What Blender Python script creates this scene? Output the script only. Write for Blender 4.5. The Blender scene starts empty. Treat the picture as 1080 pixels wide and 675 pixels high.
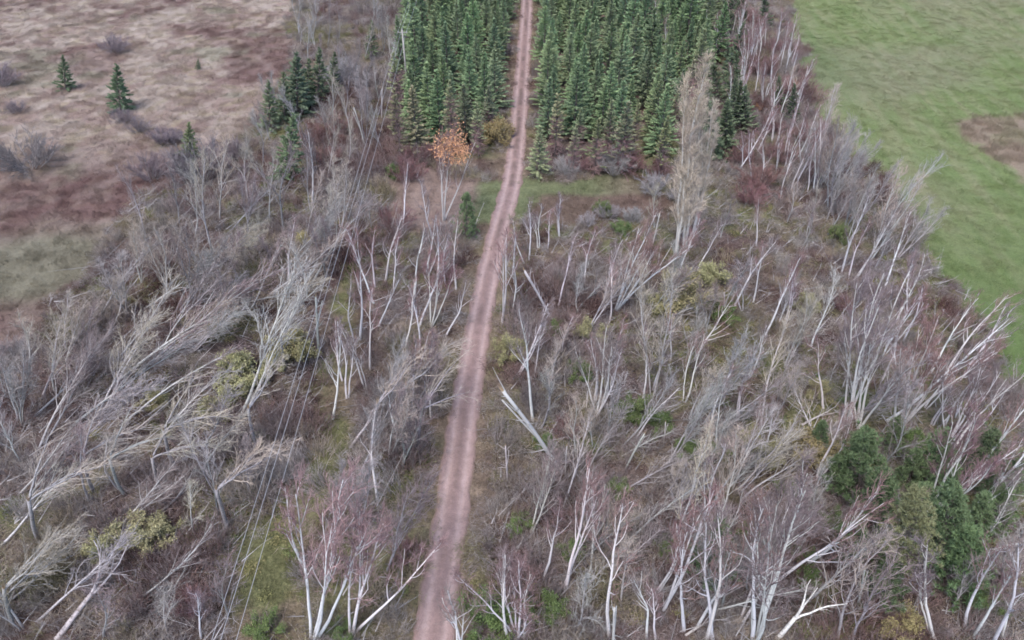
import bpy, math, random
import numpy as np
from mathutils import Vector, Quaternion

scene = bpy.context.scene
COL = scene.collection

# ------------------------------------------------------------------ camera, sky, sun, exposure
cam_data = bpy.data.cameras.new('camera')
cam = bpy.data.objects.new('camera', cam_data)
COL.objects.link(cam)
cam_data.sensor_width = 36.0
cam_data.lens = 36.0 * 771.0 / 1080.0
cam_data.clip_start = 0.5
cam_data.clip_end = 6000.0
cam.location = (0.0, 0.0, 45.0)
cam.rotation_euler = (math.radians(90.0 - 39.7), 0.0, 0.0)
scene.camera = cam

SUN_EL, SUN_AZ = math.radians(64.0), math.radians(-150.0)      # azimuth from +Y towards +X
world = bpy.data.worlds.new('World')
scene.world = world
world.use_nodes = True
wn = world.node_tree
wn.nodes.clear()
sky = wn.nodes.new('ShaderNodeTexSky')
sky.sky_type = 'NISHITA'
sky.sun_disc = False
sky.sun_elevation = SUN_EL
sky.sun_rotation = SUN_AZ
sky.air_density = 1.0
sky.dust_density = 1.8
sky.ozone_density = 1.0
bg = wn.nodes.new('ShaderNodeBackground')
bg.inputs['Strength'].default_value = 0.15
wo = wn.nodes.new('ShaderNodeOutputWorld')
wn.links.new(sky.outputs['Color'], bg.inputs['Color'])
wn.links.new(bg.outputs['Background'], wo.inputs['Surface'])

sun_data = bpy.data.lights.new('sun', 'SUN')
sun_data.energy = 1.4
sun_data.angle = math.radians(28.0)
sun_data.color = (1.0, 0.955, 0.93)
sun = bpy.data.objects.new('sun', sun_data)
COL.objects.link(sun)
sdir = Vector((math.sin(SUN_AZ) * math.cos(SUN_EL), math.cos(SUN_AZ) * math.cos(SUN_EL), math.sin(SUN_EL)))
sun.location = sdir * 200.0
sun.rotation_euler = (-sdir).to_track_quat('-Z', 'Y').to_euler()

vs = scene.view_settings
vs.view_transform = 'Standard'
vs.look = 'None'
vs.exposure = 1.0
vs.gamma = 1.0
vs.use_curve_mapping = False
cy = scene.cycles
cy.max_bounces = 2
cy.diffuse_bounces = 2
cy.glossy_bounces = 1
cy.transmission_bounces = 1
cy.use_denoising = True
cy.denoiser = 'OPENIMAGEDENOISE'
cy.use_adaptive_sampling = True
cy.adaptive_threshold = 0.03
cy.adaptive_min_samples = 12
cy.filter_width = 1.7
scene.render.film_transparent = False

# ------------------------------------------------------------------ data: positions in metres on the ground
# trees: base x, y; tip x, y, z.   shrubs: kind, x, y, radius, colour
TREES = {
    'fallen': [
        (-36.38, 46.06, -31.06, 53.93, 5), (-34.78, 44.66, -22.31, 54.82, 5.05), (-32.93, 47.26, -25.36, 52.27, 4.39), (-36.14, 40.52, -26.33, 45.36, 5.16), (-31.95, 40.72, -23.12, 45.77, 3.98), (-29.22, 49.52, -22.57, 48.36, 6.27),
        (-32.79, 60.71, -25.58, 60.24, 5.68), (-29.99, 59.58, -26.2, 59.33, 6.37), (-35.91, 29.27, -29.92, 33.64, 4.08), (-35.87, 37.53, -27.16, 39.67, 5.98), (-36.97, 33.89, -32.12, 36.1, 4.97), (-28.39, 38.5, -22.05, 41.49, 5.57),
        (-33.51, 24.82, -27.93, 27.22, 4.38), (-32.26, 52.45, -25.58, 52.67, 6.67), (-36.06, 55.29, -27.15, 57.92, 5.29), (-32.54, 55.29, -26.38, 55.89, 7.76), (-28.48, 30.58, -23.79, 33.56, 4.2), (-30.54, 23.84, -24.05, 26.39, 5.34),
        (-23.9, 35.21, -19.82, 36.98, 5.12), (-25.7, 55.29, -20.53, 57.62, 7.92), (-24.35, 58.31, -16.71, 60.12, 5.54), (-24.6, 38.5, -20.69, 37.82, 7), (-24.82, 24.82, -20.07, 29.07, 3.17), (-23.69, 61.54, -16.82, 62.49, 8.06),
        (-30.64, 65, -25.22, 62.67, 5.91), (-20.38, 59.9, -13.86, 62.38, 8.12), (14.81, 41.56, 16.42, 41.48, 5.85), (15.88, 41.04, 17.16, 40.99, 9.17), (16.71, 40.52, 20.47, 39.93, 5.81), (16.67, 34.32, 18.34, 35.46, 7.21),
        (16.78, 33.89, 20.7, 36.15, 4.77), (19.11, 25.02, 20.13, 23.4, 10.25), (11.38, 33.89, 11.86, 33.03, 4.24), (8.71, 38.5, 12.28, 40.15, 6.27), (13.87, 55.29, 16.49, 53.88, 6.72), (20.34, 55.29, 20.56, 52.03, 8.29),
        (4.59, 28.3, 8.62, 29.28, 3.7), (1.36, 30.58, 2.72, 32.31, 7.3), (-39.96, 47.04, -38.45, 53.09, 2.65), (-31.71, 69.31, -27.2, 75.44, 3.18), (-35.81, 31.49, -33.75, 38.05, 2), (-29.35, 53.24, -26.62, 59.14, 1.48),
        (-27.2, 56.66, -18.07, 55.94, 3.34), (-40.02, 40.94, -35.52, 49.42, 2.98), (24.86, 37.87, 23.67, 44.99, 1.58), (7.33, 33.5, 14.56, 36.38, 1.93), (6.36, 26.55, 10.09, 29, 2.56), (27.67, 50.48, 30.74, 56.73, 4.2),
        (20.58, 35.24, 26.97, 39.52, 2.51), (19.86, 37.74, 21.69, 42.47, 1.49), (17.33, 33.53, 23.32, 36.85, 1.95), (10.51, 29, 13.01, 35.22, 1.7), (5.16, 26.71, 5.71, 33.26, 2.94), (20.41, 29.72, 25.53, 31.22, 2.15),
        (1.91, 40.75, 3.99, 48.29, 2.04), (1.91, 32.18, 3.68, 36.82, 1.13), (3.61, 32.32, 6.06, 38.17, 4.64), (5.4, 34.93, 8.95, 39.36, 3.58), (13.44, 28.17, 16.9, 33.24, 1.5), (25.48, 53.61, 27.28, 57.29, 3),
        (4.25, 25.45, 7.87, 27.84, 2.85), (14.57, 32.41, 18.74, 38.09, 4.79), (13.77, 53.7, 20.91, 55.41, 2.3), (13.85, 38.33, 20.09, 41.29, 1.68), (8.8, 37.6, 12.98, 38.56, 1.85), (15.6, 33.53, 19.46, 36.47, 1.91),
        (6.53, 50.94, 12.2, 56.18, 5.74), (12.85, 24.52, 18.99, 24.69, 2.64), (20.42, 40.46, 23.48, 47.84, 5.7), (5.75, 54.49, 11, 58.96, 2.49), (12.31, 32.49, 15.02, 35.65, 1.82), (7.82, 29.46, 13.82, 33.03, 2.5),
        (2.88, 44.8, 5.51, 49.79, 3.5), (14.45, 23.45, 18.82, 30.05, 5.4), (-34.46, 41.65, -28.2, 45, 8.61), (-39.95, 53.24, -34.04, 58.96, 5.81), (-37.68, 38.67, -33.47, 44.44, 5.87), (-22.51, 41.54, -17.61, 48.98, 10.44),
        (-22.74, 67.73, -21.3, 73.29, 5.18),],
    'log': [
        (-23.22, 24.36, -21.24, 26.86, 1.5), (-25.8, 31.95, -23.07, 34.66, 1.6), (-28.68, 22.9, -25.12, 28.55, 3), (23.92, 40.72, 27.16, 41.91, 1), (24.48, 39.29, 26.33, 40, 0.8), (16.79, 22.72, 18.98, 23.15, 5.5),
        (-12.87, 38.5, -10.4, 41.32, 2.5), (10.54, 28.67, 12.96, 30.49, 1.5), (6.78, 30.58, 8.85, 33.18, 1.5), (-28.84, 27.57, -25.68, 29.7, 1.3), (4.27, 33.89, 7.14, 35.16, 1.2), (22.29, 23.84, 24.42, 24.81, 1.2),
        (11.15, 23.02, 13.89, 24.16, 1.2),],
    'bent': [
        (-31.28, 33.89, -30.57, 33.89, 4.37), (-28.9, 33.63, -28.57, 33.63, 4.37), (-26.03, 33.72, -25.58, 33.72, 4.37), (-25.82, 35.94, -25.46, 35.94, 4.78), (-33.24, 29.65, -32.03, 29.65, 4.91), (-31.96, 23.53, -30.55, 23.53, 4.54),
        (-20.34, 30.58, -19.89, 30.58, 4.9), (-20.44, 38.5, -20.04, 38.5, 4.37), (-10.98, 38.5, -10.17, 38.5, 4.89), (-9.3, 40.31, -8.21, 40.31, 5.11), (-7.57, 38.5, -6.85, 38.5, 4.37), (-20.27, 47.26, -19.71, 47.26, 4.45),],
    'stub': [
        (3.8, 35.94, -0.65, 35.73, 9), (8.82, 36.31, 9.82, 36.26, 4), (6.23, 42.64, 6.25, 42.64, 2.03), (-18.96, 100.35, -18.35, 100.35, 4.24), (-19.81, 90.72, -20.57, 90.72, 5.62), (-17.69, 49.52, -16.84, 49.52, 6.48),
        (3.83, 54.13, 1.11, 53.37, 6.5), (4.08, 35.66, 4.07, 35.66, 3.31), (20.48, 53.85, 19.71, 53.85, 3.67), (12.11, 38.5, 11.89, 38.5, 2.78), (-0.36, 35.21, -0.48, 35.21, 3.84), (15.39, 66.82, 15.67, 66.82, 4.22),
        (22.65, 24.82, 21.7, 24.82, 4.5), (6.25, 21.69, 5.86, 21.69, 5.68),],
    'birch': [
        (-22.92, 60.39, -20.85, 60.39, 7.83), (-23.73, 75.87, -22.64, 75.87, 9.31), (-12.95, 60.22, -10.41, 60.22, 8.24), (-8.81, 52.73, -5.73, 52.73, 9.69), (-7.7, 59.1, -7.14, 59.1, 8.41), (-8.75, 61.21, -7.36, 61.21, 7.64),
        (-5.68, 59.1, -5.1, 59.1, 8.2), (-6.23, 51.77, -4.01, 51.77, 6.42), (-12.64, 53.14, -9.95, 53.14, 6.35), (-1, 53.56, -0.49, 53.56, 11.08), (0.1, 61.21, 0.28, 61.21, 5.46), (1.31, 63.59, 0.1, 63.59, 5.41),
        (1.82, 64.11, 1.62, 64.11, 6.98), (2.9, 66.45, 3.07, 66.45, 5.59), (1.73, 41.35, 0.48, 41.35, 11.79), (4.6, 49.52, 5.39, 49.52, 4.48), (8.63, 55.58, 10.04, 55.58, 8.39), (6.99, 43.19, 6.18, 43.19, 7.16),
        (8.12, 43.97, 8.72, 43.97, 8.06), (26.82, 66.82, 25.75, 66.82, 5.94), (19.31, 61.88, 20.95, 61.88, 6.14), (22.54, 55.58, 20.81, 55.58, 4.14), (21.07, 46.42, 21.15, 46.42, 6.01), (26.11, 42.42, 23.73, 42.42, 7.44),
        (31.4, 40.72, 29.01, 40.72, 8.66), (34.52, 40.72, 34.34, 40.72, 6.43), (32.37, 45.82, 31.82, 45.82, 6.5), (31.19, 46.66, 30.76, 46.66, 6.01), (2.11, 26.86, 2.88, 26.86, 7.74), (3.49, 26.17, 4.34, 26.17, 12.57),
        (6.11, 22.72, 5.67, 22.72, 13.82), (8.51, 22.72, 6.94, 22.72, 6.95), (9.05, 22.72, 8.09, 22.72, 5.94), (9.67, 25.96, 10.26, 25.96, 7.49), (11.02, 23.34, 9.57, 23.34, 10.66), (12.29, 22.72, 10.58, 22.72, 13.5),
        (12.71, 22.72, 10.18, 22.72, 12.43), (9.93, 24.82, 11.11, 24.82, 13.12), (15.17, 22.72, 12.89, 22.72, 13.66), (33.46, 32.2, 33.87, 32.2, 7.08), (32.18, 30.82, 33.7, 30.82, 6.8), (33.31, 29.81, 32.83, 29.81, 7.1),
        (28.95, 23.34, 27.41, 23.34, 9.12), (29.2, 22.72, 28.16, 22.72, 8.22), (30.99, 22.72, 29.99, 22.72, 5.94), (26.68, 22.72, 22.47, 22.72, 10.44), (30.06, 22.29, 26.81, 22.29, 11.35), (30.04, 81.62, 28.48, 81.62, 6.36),
        (30.67, 79.95, 29.39, 79.95, 6.91), (33.55, 83.58, 32.71, 83.58, 5.68), (35, 84.84, 34.68, 84.84, 4.84), (29.45, 84.09, 28.29, 84.09, 5.2), (38.23, 124.28, 37.08, 124.28, 7.45), (36.82, 113.85, 35.33, 113.85, 8.8),
        (40.42, 123.39, 39.06, 123.39, 8.02), (40.66, 119.94, 39.26, 119.94, 7.89), (43.14, 125.17, 42.1, 125.17, 6.88), (35.22, 109.68, 34.87, 109.68, 6.7), (40.67, 111.93, 39.89, 111.93, 6.63), (44.26, 116.63, 43.79, 116.63, 6.91),
        (37.19, 108.22, 36.46, 108.22, 6.1), (37.38, 104, 36.36, 104, 6.53), (34.29, 138.86, 33.56, 138.86, 6.65), (35.62, 136.76, 34.95, 136.76, 6.91), (33.03, 141.55, 32.54, 141.55, 6.56), (34.68, 124.28, 33.66, 124.28, 7.45),
        (25.61, 133.71, 24.96, 133.71, 6.51), (26.13, 124.28, 25.41, 124.28, 6.55), (34.25, 61.54, 34.23, 61.54, 9.54), (35.12, 60.39, 36.71, 60.39, 8.87), (34.8, 60.88, 34.84, 60.88, 7.09), (38.88, 41.04, 39.11, 41.04, 3.65),
        (35.61, 40.72, 35.95, 40.72, 6.02), (36.86, 41.56, 36.6, 41.56, 4.91), (-14.17, 51.36, -12.96, 51.36, 10.89), (-12.7, 47.51, -11.45, 47.51, 8.83), (-9.8, 49.52, -8.25, 49.52, 8), (5.29, 68.7, 5.27, 68.7, 5.42),
        (3.94, 66.45, 4.08, 66.45, 4.79), (-14.3, 27.79, -13.86, 27.79, 8.75), (-19.66, 22.72, -18.52, 22.72, 5.42), (-0.3, 22.78, -0.37, 22.78, 9.44), (0.78, 22.78, 1.08, 22.78, 7.34), (0, 55.29, 0.17, 55.29, 6.72),
        (-11.93, 58.31, -10.78, 58.31, 6.8), (-3.18, 21.69, -3.95, 21.69, 6.71), (-3.06, 21.57, -3.56, 21.57, 7.71), (-9.75, 57.54, -8.08, 57.54, 8.35), (-6.79, 59.9, -5.82, 59.9, 7.38), (14.09, 31.63, 13.76, 31.17, 8.85),
        (35.46, 38.5, 38.08, 38.88, 8.17), (32.93, 33.15, 35.71, 35.07, 10.2), (33.4, 32.09, 34.61, 32.22, 10.71), (29.41, 30.62, 33.28, 31.44, 8.51), (20.09, 28, 20.77, 25.57, 11.39), (17.43, 26.43, 21.51, 25.99, 9.22),
        (11.87, 23.48, 12.28, 23.28, 9.18), (23.43, 35.29, 23.06, 35.01, 8.75), (32.84, 28.74, 38.01, 25.95, 11.64), (30.97, 41.14, 36.38, 41.05, 11.3), (22.89, 28.1, 24.84, 27.4, 8.06), (20.48, 37.75, 21.4, 37.39, 5.35),
        (4.5, 56.08, 5.74, 56.27, 8.08), (21.16, 54.88, 23.79, 55.16, 8.52), (2.07, 47.02, 2.96, 47.88, 5.13), (25.99, 53.41, 25.25, 53.6, 6.84), (16.26, 48.12, 18.48, 48.11, 7.48), (11.19, 43.92, 11.08, 46.09, 5.95),
        (14.27, 48.42, 13.96, 49.08, 5.05), (0.54, 46.6, 3.01, 47.44, 7.53), (12.26, 44.95, 12.58, 44.06, 6.41), (16.34, 38.31, 15.82, 38.87, 6), (9.32, 53.84, 9.15, 54.89, 6.25), (14.71, 43.55, 15.77, 45.2, 6.24),
        (7.4, 59.7, 8.05, 59.69, 6.74), (23.67, 51.57, 25.27, 52.79, 8.42), (16.07, 40.03, 16.97, 40.78, 6.8), (16.4, 59.58, 17.83, 59.46, 8.23), (7.04, 41.82, 8.34, 41.42, 7.57), (23.88, 56.83, 23.72, 57.55, 6.39),
        (10.02, 39.24, 12.85, 39.57, 5.62), (18.69, 41.13, 18.6, 41.43, 7.65), (10.42, 58.31, 10.46, 58.29, 5.27), (-8.89, 67.86, -9.29, 66.09, 8.61), (-12.3, 69.82, -11.15, 70.94, 7.98), (-8.55, 45.12, -6.65, 45.04, 6.66),
        (-13.66, 56.66, -15.32, 57.33, 8.45), (-13.93, 59.4, -13.07, 59.27, 7.14), (-14.86, 41.44, -13.17, 42.11, 8.45), (-12.75, 45.03, -14.04, 45.6, 6.69), (-19.81, 67.27, -19.14, 67.72, 5.51), (-14.87, 45.98, -14.74, 46.93, 6.26),
        (-8.48, 42.89, -7.63, 43.86, 6.44), (-14.12, 44, -13.87, 44.66, 7.86), (-14.73, 51.17, -13.9, 50.69, 7.42), (-6.77, 41.64, -7.11, 42.65, 6.73), (-8.52, 49.19, -8.8, 49.75, 7.78), (-9.2, 39.25, -9.57, 39.82, 5.29),
        (-9.96, 33.26, -9.42, 34.76, 8.16), (28.96, 83.97, 30.9, 83.33, 7.32), (37.69, 87.78, 39.22, 88.8, 6.97), (39.25, 129.63, 39.78, 130.23, 8.08), (35.5, 84.65, 35.87, 84.17, 5.13), (36, 78.58, 35.78, 79.57, 5.21),
        (37.93, 117.35, 38.31, 116.85, 7.16), (38.5, 107.01, 38.45, 107.47, 6.23), (32.24, 76.97, 32.55, 76.84, 6.44), (37.69, 86.69, 36.71, 86.94, 7.36), (35.07, 80.18, 36.55, 81.08, 5.52), (34.66, 88.52, 34.88, 89.25, 5.65),
        (43.75, 112.6, 43.21, 111.27, 5.81), (32.71, 89.2, 33.87, 88.71, 6.45), (40.11, 119.83, 39.58, 120.16, 5.08), (35.86, 109.43, 36.25, 109.33, 6.13), (41, 102.46, 42.1, 101.76, 7.92), (43.47, 118.9, 43.48, 118.16, 5.82),
        (40.22, 122.04, 41.08, 123.36, 5.91), (37.94, 80.08, 38.78, 79.92, 5.89), (35.36, 95.86, 36.8, 96.26, 7.36), (38.09, 101.36, 36.41, 100.78, 5.74), (36.44, 97.9, 36.51, 99.12, 5.42), (38.83, 86.63, 38.5, 85.99, 6.03),
        (32.84, 100.88, 32.85, 100.09, 6.23), (46.33, 122.66, 46.2, 122.62, 7.26), (35.82, 111.42, 34.94, 111.14, 7.52), (41.97, 103.1, 42.44, 103.65, 6.09), (35.82, 87.49, 36.03, 88.54, 6.26), (43.76, 117.56, 43.47, 118.6, 7.69),
        (42.67, 129.6, 43.19, 128.85, 5.39), (39.18, 122.08, 39.42, 120.98, 6.46), (34.81, 106.89, 33.94, 107.02, 5.68), (37.31, 80.45, 36.47, 81.72, 8.32), (37.97, 92.93, 37.95, 92.57, 8.42), (36.84, 88.12, 37.24, 87.5, 5.01),
        (38.34, 99.11, 39.13, 100.35, 6.61), (31.54, 100.49, 30.49, 101.23, 7.26), (39.41, 80.42, 40, 79.81, 5.47), (33.82, 109.46, 35.13, 110.16, 5.82), (34.13, 78.91, 34.43, 78.46, 7.51), (36.81, 78.7, 35.22, 79.73, 8.02),
        (38.75, 131.53, 39.6, 132.5, 5.7), (35.34, 92.1, 34.05, 92.68, 6.07), (43.33, 122.77, 43.5, 122.26, 8.15), (45.91, 119.34, 46.52, 120.61, 5.01), (33.82, 102.96, 34.24, 103.64, 5.68), (33.71, 48.89, 34.91, 49.18, 6.93),
        (36.31, 51.03, 36.22, 51.58, 6.3), (37.01, 46.72, 38.66, 47.78, 7.75), (38.45, 46.77, 41.44, 48.23, 7.94), (34.69, 42.48, 36.28, 43.71, 5.88), (38.47, 55.21, 37.11, 56.05, 6.33), (36.75, 53.61, 36.81, 53.93, 7.93),
        (34.4, 50.2, 35.25, 49.77, 6.68), (39.32, 46, 40.62, 46.99, 7.46), (37.79, 59.14, 38.67, 61.27, 7.91), (34.32, 47.71, 33.58, 48.49, 5.32),],
    'clump': [
        (27.43, 40.72, 25.54, 40.72, 15.62), (31.86, 40.52, 30.65, 40.52, 11.58), (-12.58, 22.65, -8.29, 22.65, 16.05), (15.45, 22.65, 14.64, 22.65, 15.3), (30.29, 31.62, 29.36, 31.62, 10.76), (-7.88, 72.27, -6.34, 72.27, 10.57),
        (10.2, 55.58, 12.7, 55.58, 11.07), (7.15, 42.21, 7.17, 42.21, 9.26), (28.29, 40.31, 26.96, 40.31, 12.19), (-10.15, 23.21, -6.85, 23.21, 11.72), (34.82, 38.5, 33.86, 38.5, 8.81), (0.3, 22.78, 0.37, 22.78, 8.78),
        (-7.68, 53.14, -5.8, 53.14, 9.01),],
    'poplar': [
        (17.61, 64.64, 17.37, 64.64, 21.59), (18.85, 66.45, 17.76, 66.45, 17.83), (20.11, 68.7, 19.72, 68.7, 15.47),],
    'grey': [
        (12.01, 43.97, 12.09, 43.97, 12.14), (24.39, 47.51, 24.4, 47.51, 8.14), (21.88, 41.78, 22.57, 41.78, 5.43), (-40.68, 41.04, -39.07, 41.04, 7.9), (-40.21, 40.72, -38.8, 40.72, 6.02), (-40.07, 43.75, -34.68, 43.75, 9.39),
        (-39.12, 44.31, -35.8, 44.31, 7.97), (20.56, 22.72, 20.18, 22.72, 10.71), (21.58, 22.72, 21.3, 22.72, 8.88), (36.8, 73.73, 34.99, 73.73, 11.4), (37.26, 73.1, 36.44, 73.1, 12.54), (41.35, 73.73, 40.72, 73.73, 6.13),
        (44.84, 74.15, 45.71, 74.15, 3.88), (-38.15, 46.66, -34.3, 46.66, 7.53), (-38.09, 52.45, -35.16, 52.45, 6.65), (-10.88, 40.52, -8.23, 40.52, 7.41), (-8.51, 41.56, -7.36, 41.56, 7.91), (-9.72, 37.53, -7.33, 37.53, 8.33),
        (-8.46, 36.4, -6.06, 36.4, 7.56), (-7.45, 43.75, -6.13, 43.75, 7.46), (-11.66, 35.66, -9.68, 35.66, 7.36), (-35.14, 67.75, -32.9, 67.75, 9.82), (-32.94, 66.45, -30.61, 66.45, 11.01), (-37.73, 70.66, -36.73, 70.66, 8.31),
        (-33.7, 72.27, -30.41, 72.27, 9.7), (-31.41, 75.87, -29.32, 75.87, 9.08), (-27.74, 71.66, -25.56, 71.66, 8.9), (-25.63, 69.67, -22.28, 69.67, 10.97), (-23.15, 81.62, -20.96, 81.62, 8.75), (-27.74, 55.29, -25.89, 55.29, 8.79),
        (-31.22, 56.03, -29.4, 56.03, 9.32), (-33.82, 56.78, -32.48, 56.78, 8.84), (-37.85, 59.9, -36.38, 59.9, 7.38), (-37.15, 54.56, -35.33, 54.56, 7.22), (-19.4, 70.66, -17.74, 70.66, 7.75), (-17.36, 65, -15.46, 65, 8.09),
        (-19.92, 65, -18.13, 65, 8.09), (-25.69, 98.12, -24.24, 98.12, 7.53), (-24.22, 101.33, -22.62, 101.33, 8.31), (-23.97, 108.22, -22.2, 108.22, 7.9), (-21.26, 104.69, -19.76, 104.69, 7.77), (23.28, 68.7, 23.51, 68.7, 5.42),
        (31.55, 71.66, 31.06, 71.66, 5.49), (32.81, 68.7, 32.48, 68.7, 5.99), (31.6, 66.45, 31.47, 66.45, 5.59), (36.87, 78.1, 35.93, 78.1, 6.85), (37.38, 69.67, 36.69, 69.67, 6.59), (40.4, 66.45, 39.78, 66.45, 5.59),
        (14.79, 55.29, 14.83, 55.29, 7.56), (18.51, 53.14, 18.69, 53.14, 5.08), (16.17, 70.66, 15.92, 70.66, 5.35), (7.95, 38.5, 8, 38.5, 7.38), (14.98, 46.06, 15.02, 46.06, 7.51), (6.47, 55.29, 6.67, 55.29, 5.66),
        (6.43, 38.5, 6.55, 38.5, 5.4), (2.33, 40.52, 2.53, 40.52, 6.42), (21.02, 30.58, 20.36, 30.58, 7.38), (15.85, 26.17, 15.08, 26.17, 6.5), (7.14, 24.82, 6.7, 24.82, 7.53), (4.25, 23.53, 4.31, 23.53, 6.61),
        (13.65, 24.82, 12.93, 24.82, 7.04), (32.96, 26.17, 31.61, 26.17, 6.5), (28.85, 24.82, 27.87, 24.82, 5.54), (-10.85, 30.58, -9.25, 30.58, 7.38), (-8.55, 27.57, -6.36, 27.57, 8.39), (-18.42, 24.17, -16.91, 24.17, 6.07),
        (-21.6, 22.78, -20.31, 22.78, 5.83), (-25.81, 22.78, -24.09, 22.78, 6.34), (-19.55, 33.89, -18.41, 33.89, 5.89), (-43.07, 47.26, -41.32, 47.26, 6.02), (-43.06, 43.75, -41.34, 43.75, 6.97), (-40.87, 49.78, -38.14, 49.78, 6.59),
        (-35.85, 133.71, -34.12, 133.71, 8.07), (-32.35, 128.86, -30.59, 128.86, 7.91), (-26.38, 138.86, -25.11, 138.86, 7.46), (-38.98, 136.25, -37.38, 136.25, 7.69), (-22.08, 126.54, -20.73, 126.54, 7.83), (-32.34, 62.14, -31.94, 62.43, 6.25),
        (-29.56, 69.08, -28.87, 70.74, 7.03), (-19.24, 62.61, -19.9, 63.42, 6.53), (-40.7, 68.42, -41.68, 69.66, 7.69), (-20.57, 57.65, -20.94, 57.28, 7.44), (-33.16, 92.83, -33.43, 92.27, 5.55), (-28.84, 79.3, -31.3, 78.35, 6.06),
        (-15.8, 69.72, -15.13, 69.29, 5.09), (-32.47, 86.24, -32.76, 86.94, 7.13), (-25.58, 81.21, -25.5, 83.12, 6.54), (-28.59, 91.31, -30.13, 92.08, 7.76), (-21.19, 84.2, -20.07, 86.08, 5.81), (-36.04, 80.1, -36.44, 80.76, 5.85),
        (-19.28, 60.81, -18.32, 61.19, 6.89), (-34.29, 101.21, -34.09, 101.86, 5.71), (-20.01, 92.38, -19.8, 92.15, 7.98), (-24.95, 92.49, -25.82, 93.37, 5.57), (-20.71, 99.09, -22.07, 101.48, 5.58), (-16.95, 88.22, -17.87, 89.32, 6.06),
        (-25.16, 84.36, -25.19, 84.04, 5.06), (-20.31, 71.63, -18.58, 71.14, 6.39), (-24.64, 61, -24.59, 59.99, 5.6), (-21.92, 92.28, -23.16, 92.99, 7.89), (-27.43, 59.58, -27.6, 61.14, 5.34), (-23.45, 73.61, -22.88, 74.89, 7.3),
        (-28.28, 83.81, -27.24, 83.66, 6.52), (11, 29.48, 12.78, 31.89, 8.92), (28.04, 35.77, 27.82, 36.15, 8.91), (14.83, 27.16, 15.99, 27.1, 6.36), (14.95, 30.78, 14.92, 32.45, 8.5), (13.49, 29.18, 13.93, 28.34, 5.28),
        (28.01, 41.12, 30.03, 39.41, 8.42), (12.58, 37.39, 15.46, 38.43, 7.19), (25.84, 27.52, 25.75, 27.56, 6.45), (13.06, 33.94, 15.19, 35.18, 7.61), (5.01, 37.27, 4.69, 37.27, 6.48), (-38.51, 36.91, -38.56, 38.06, 5.85),
        (-21.39, 31.85, -20.76, 32.99, 7.21), (-22.19, 33.96, -23.73, 35.58, 7.05), (-31.35, 33.17, -29.23, 33.42, 7.67), (-22.61, 30.45, -21.82, 31.29, 5.25), (-33.94, 25.84, -33.52, 26.02, 5.55), (-29.42, 34.17, -27.99, 34.04, 6.89),
        (-31.19, 23.25, -31.86, 24.4, 7.07), (-41.55, 149.56, -40.99, 148.44, 6.44), (-23.53, 132.15, -22.53, 131.11, 6.26), (-34.55, 129.25, -35.42, 129.42, 5.27), (-20.38, 123.23, -20.57, 124.07, 6.72), (-26.2, 109.78, -25.81, 109.62, 6.62),
        (-25.17, 123.02, -22.68, 122.87, 5.61), (-34.44, 122.88, -32.2, 122.36, 6.86), (-19.07, 109.77, -17.51, 110.22, 7.21), (-31.03, 133.11, -30.73, 133.71, 5.58), (-20.08, 106.87, -20.51, 107.69, 5.36), (-36.49, 139.58, -36.92, 139.23, 5.11),
        (-37.1, 128.8, -37.09, 129.35, 6.17), (-30.78, 116.06, -30.12, 116.75, 6.02), (-28.74, 121.44, -28.32, 121.57, 5.74), (36.88, 82.86, 37.86, 82.38, 5.78), (41.01, 64.11, 42.1, 64.21, 7.06), (39.74, 86.73, 40.4, 89.07, 8.77),
        (40.99, 81.03, 42.81, 81.78, 6.05), (41.23, 77.64, 41.32, 78.27, 5.8), (41.09, 68.83, 45.39, 70.57, 8.61), (36.75, 77.72, 37.95, 78.93, 6.49), (37.75, 70.54, 36.72, 71.08, 6.71), (39.72, 74.52, 39.22, 75.3, 6.55),
        (38.02, 62.38, 38.41, 63.74, 5.81), (36.86, 80.2, 40.28, 80.21, 8.2), (36.57, 75.04, 37.54, 74.81, 7.18), (40.36, 102.98, 40.13, 103.62, 6.36), (39.45, 71.49, 41.32, 70.89, 7.94), (34.67, 78.13, 34.79, 78.5, 6.92),
        (38.18, 64.09, 41.66, 66, 8.62), (37.79, 79.3, 38.48, 79.47, 6.2), (37.06, 67.54, 37.91, 67.66, 7.03), (39.2, 79.62, 39.14, 80.73, 7.41), (36.16, 71.94, 36.67, 73.39, 7.97), (38.21, 85.61, 38.16, 85.93, 5.23),
        (35.31, 69.12, 36.84, 69.52, 6.09),],
    'darkspruce': [
        (32.12, 102.44, 31.43, 102.77, 6.53), (34.15, 112.92, 33.16, 113.56, 6.17), (31, 104.23, 28.9, 105.57, 6.81), (26.1, 91.27, 24.8, 89.71, 8.96), (37.25, 133.08, 40.78, 132.64, 8.15), (39.71, 139.47, 41.38, 140.47, 7.58),
        (28.05, 89.05, 26.97, 88.25, 7.34), (40.22, 130.99, 40.28, 131.37, 6.28), (25.97, 87.68, 24.22, 85.12, 8.65), (31.67, 94.79, 30.82, 96.37, 6.87), (36.61, 119.36, 36.74, 119.12, 7.44), (32.99, 105.23, 32.64, 106.43, 7.16),
        (-33.93, 95.96, -32.69, 95.96, 7.07), (-28.26, 81.62, -25.64, 81.62, 8.75), (-29.2, 105.38, -27.54, 105.38, 8.2), (-32.6, 98.75, -31.3, 98.75, 7.16), (-27.6, 108.22, -26.16, 108.22, 6.51), (-30.75, 104, -28.94, 104, 7.07),
        (46.95, 138.86, 45.31, 138.86, 6.65), (33.41, 108.22, 32.32, 108.22, 7.21), (32.64, 95.06, 31.13, 95.06, 6.78), (-23.74, 123.39, -22.98, 123.39, 6.22), (31.77, 98.12, 30.61, 98.12, 6.61), (-19.64, 141.55, -19.3, 141.55, 7.54),
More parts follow.
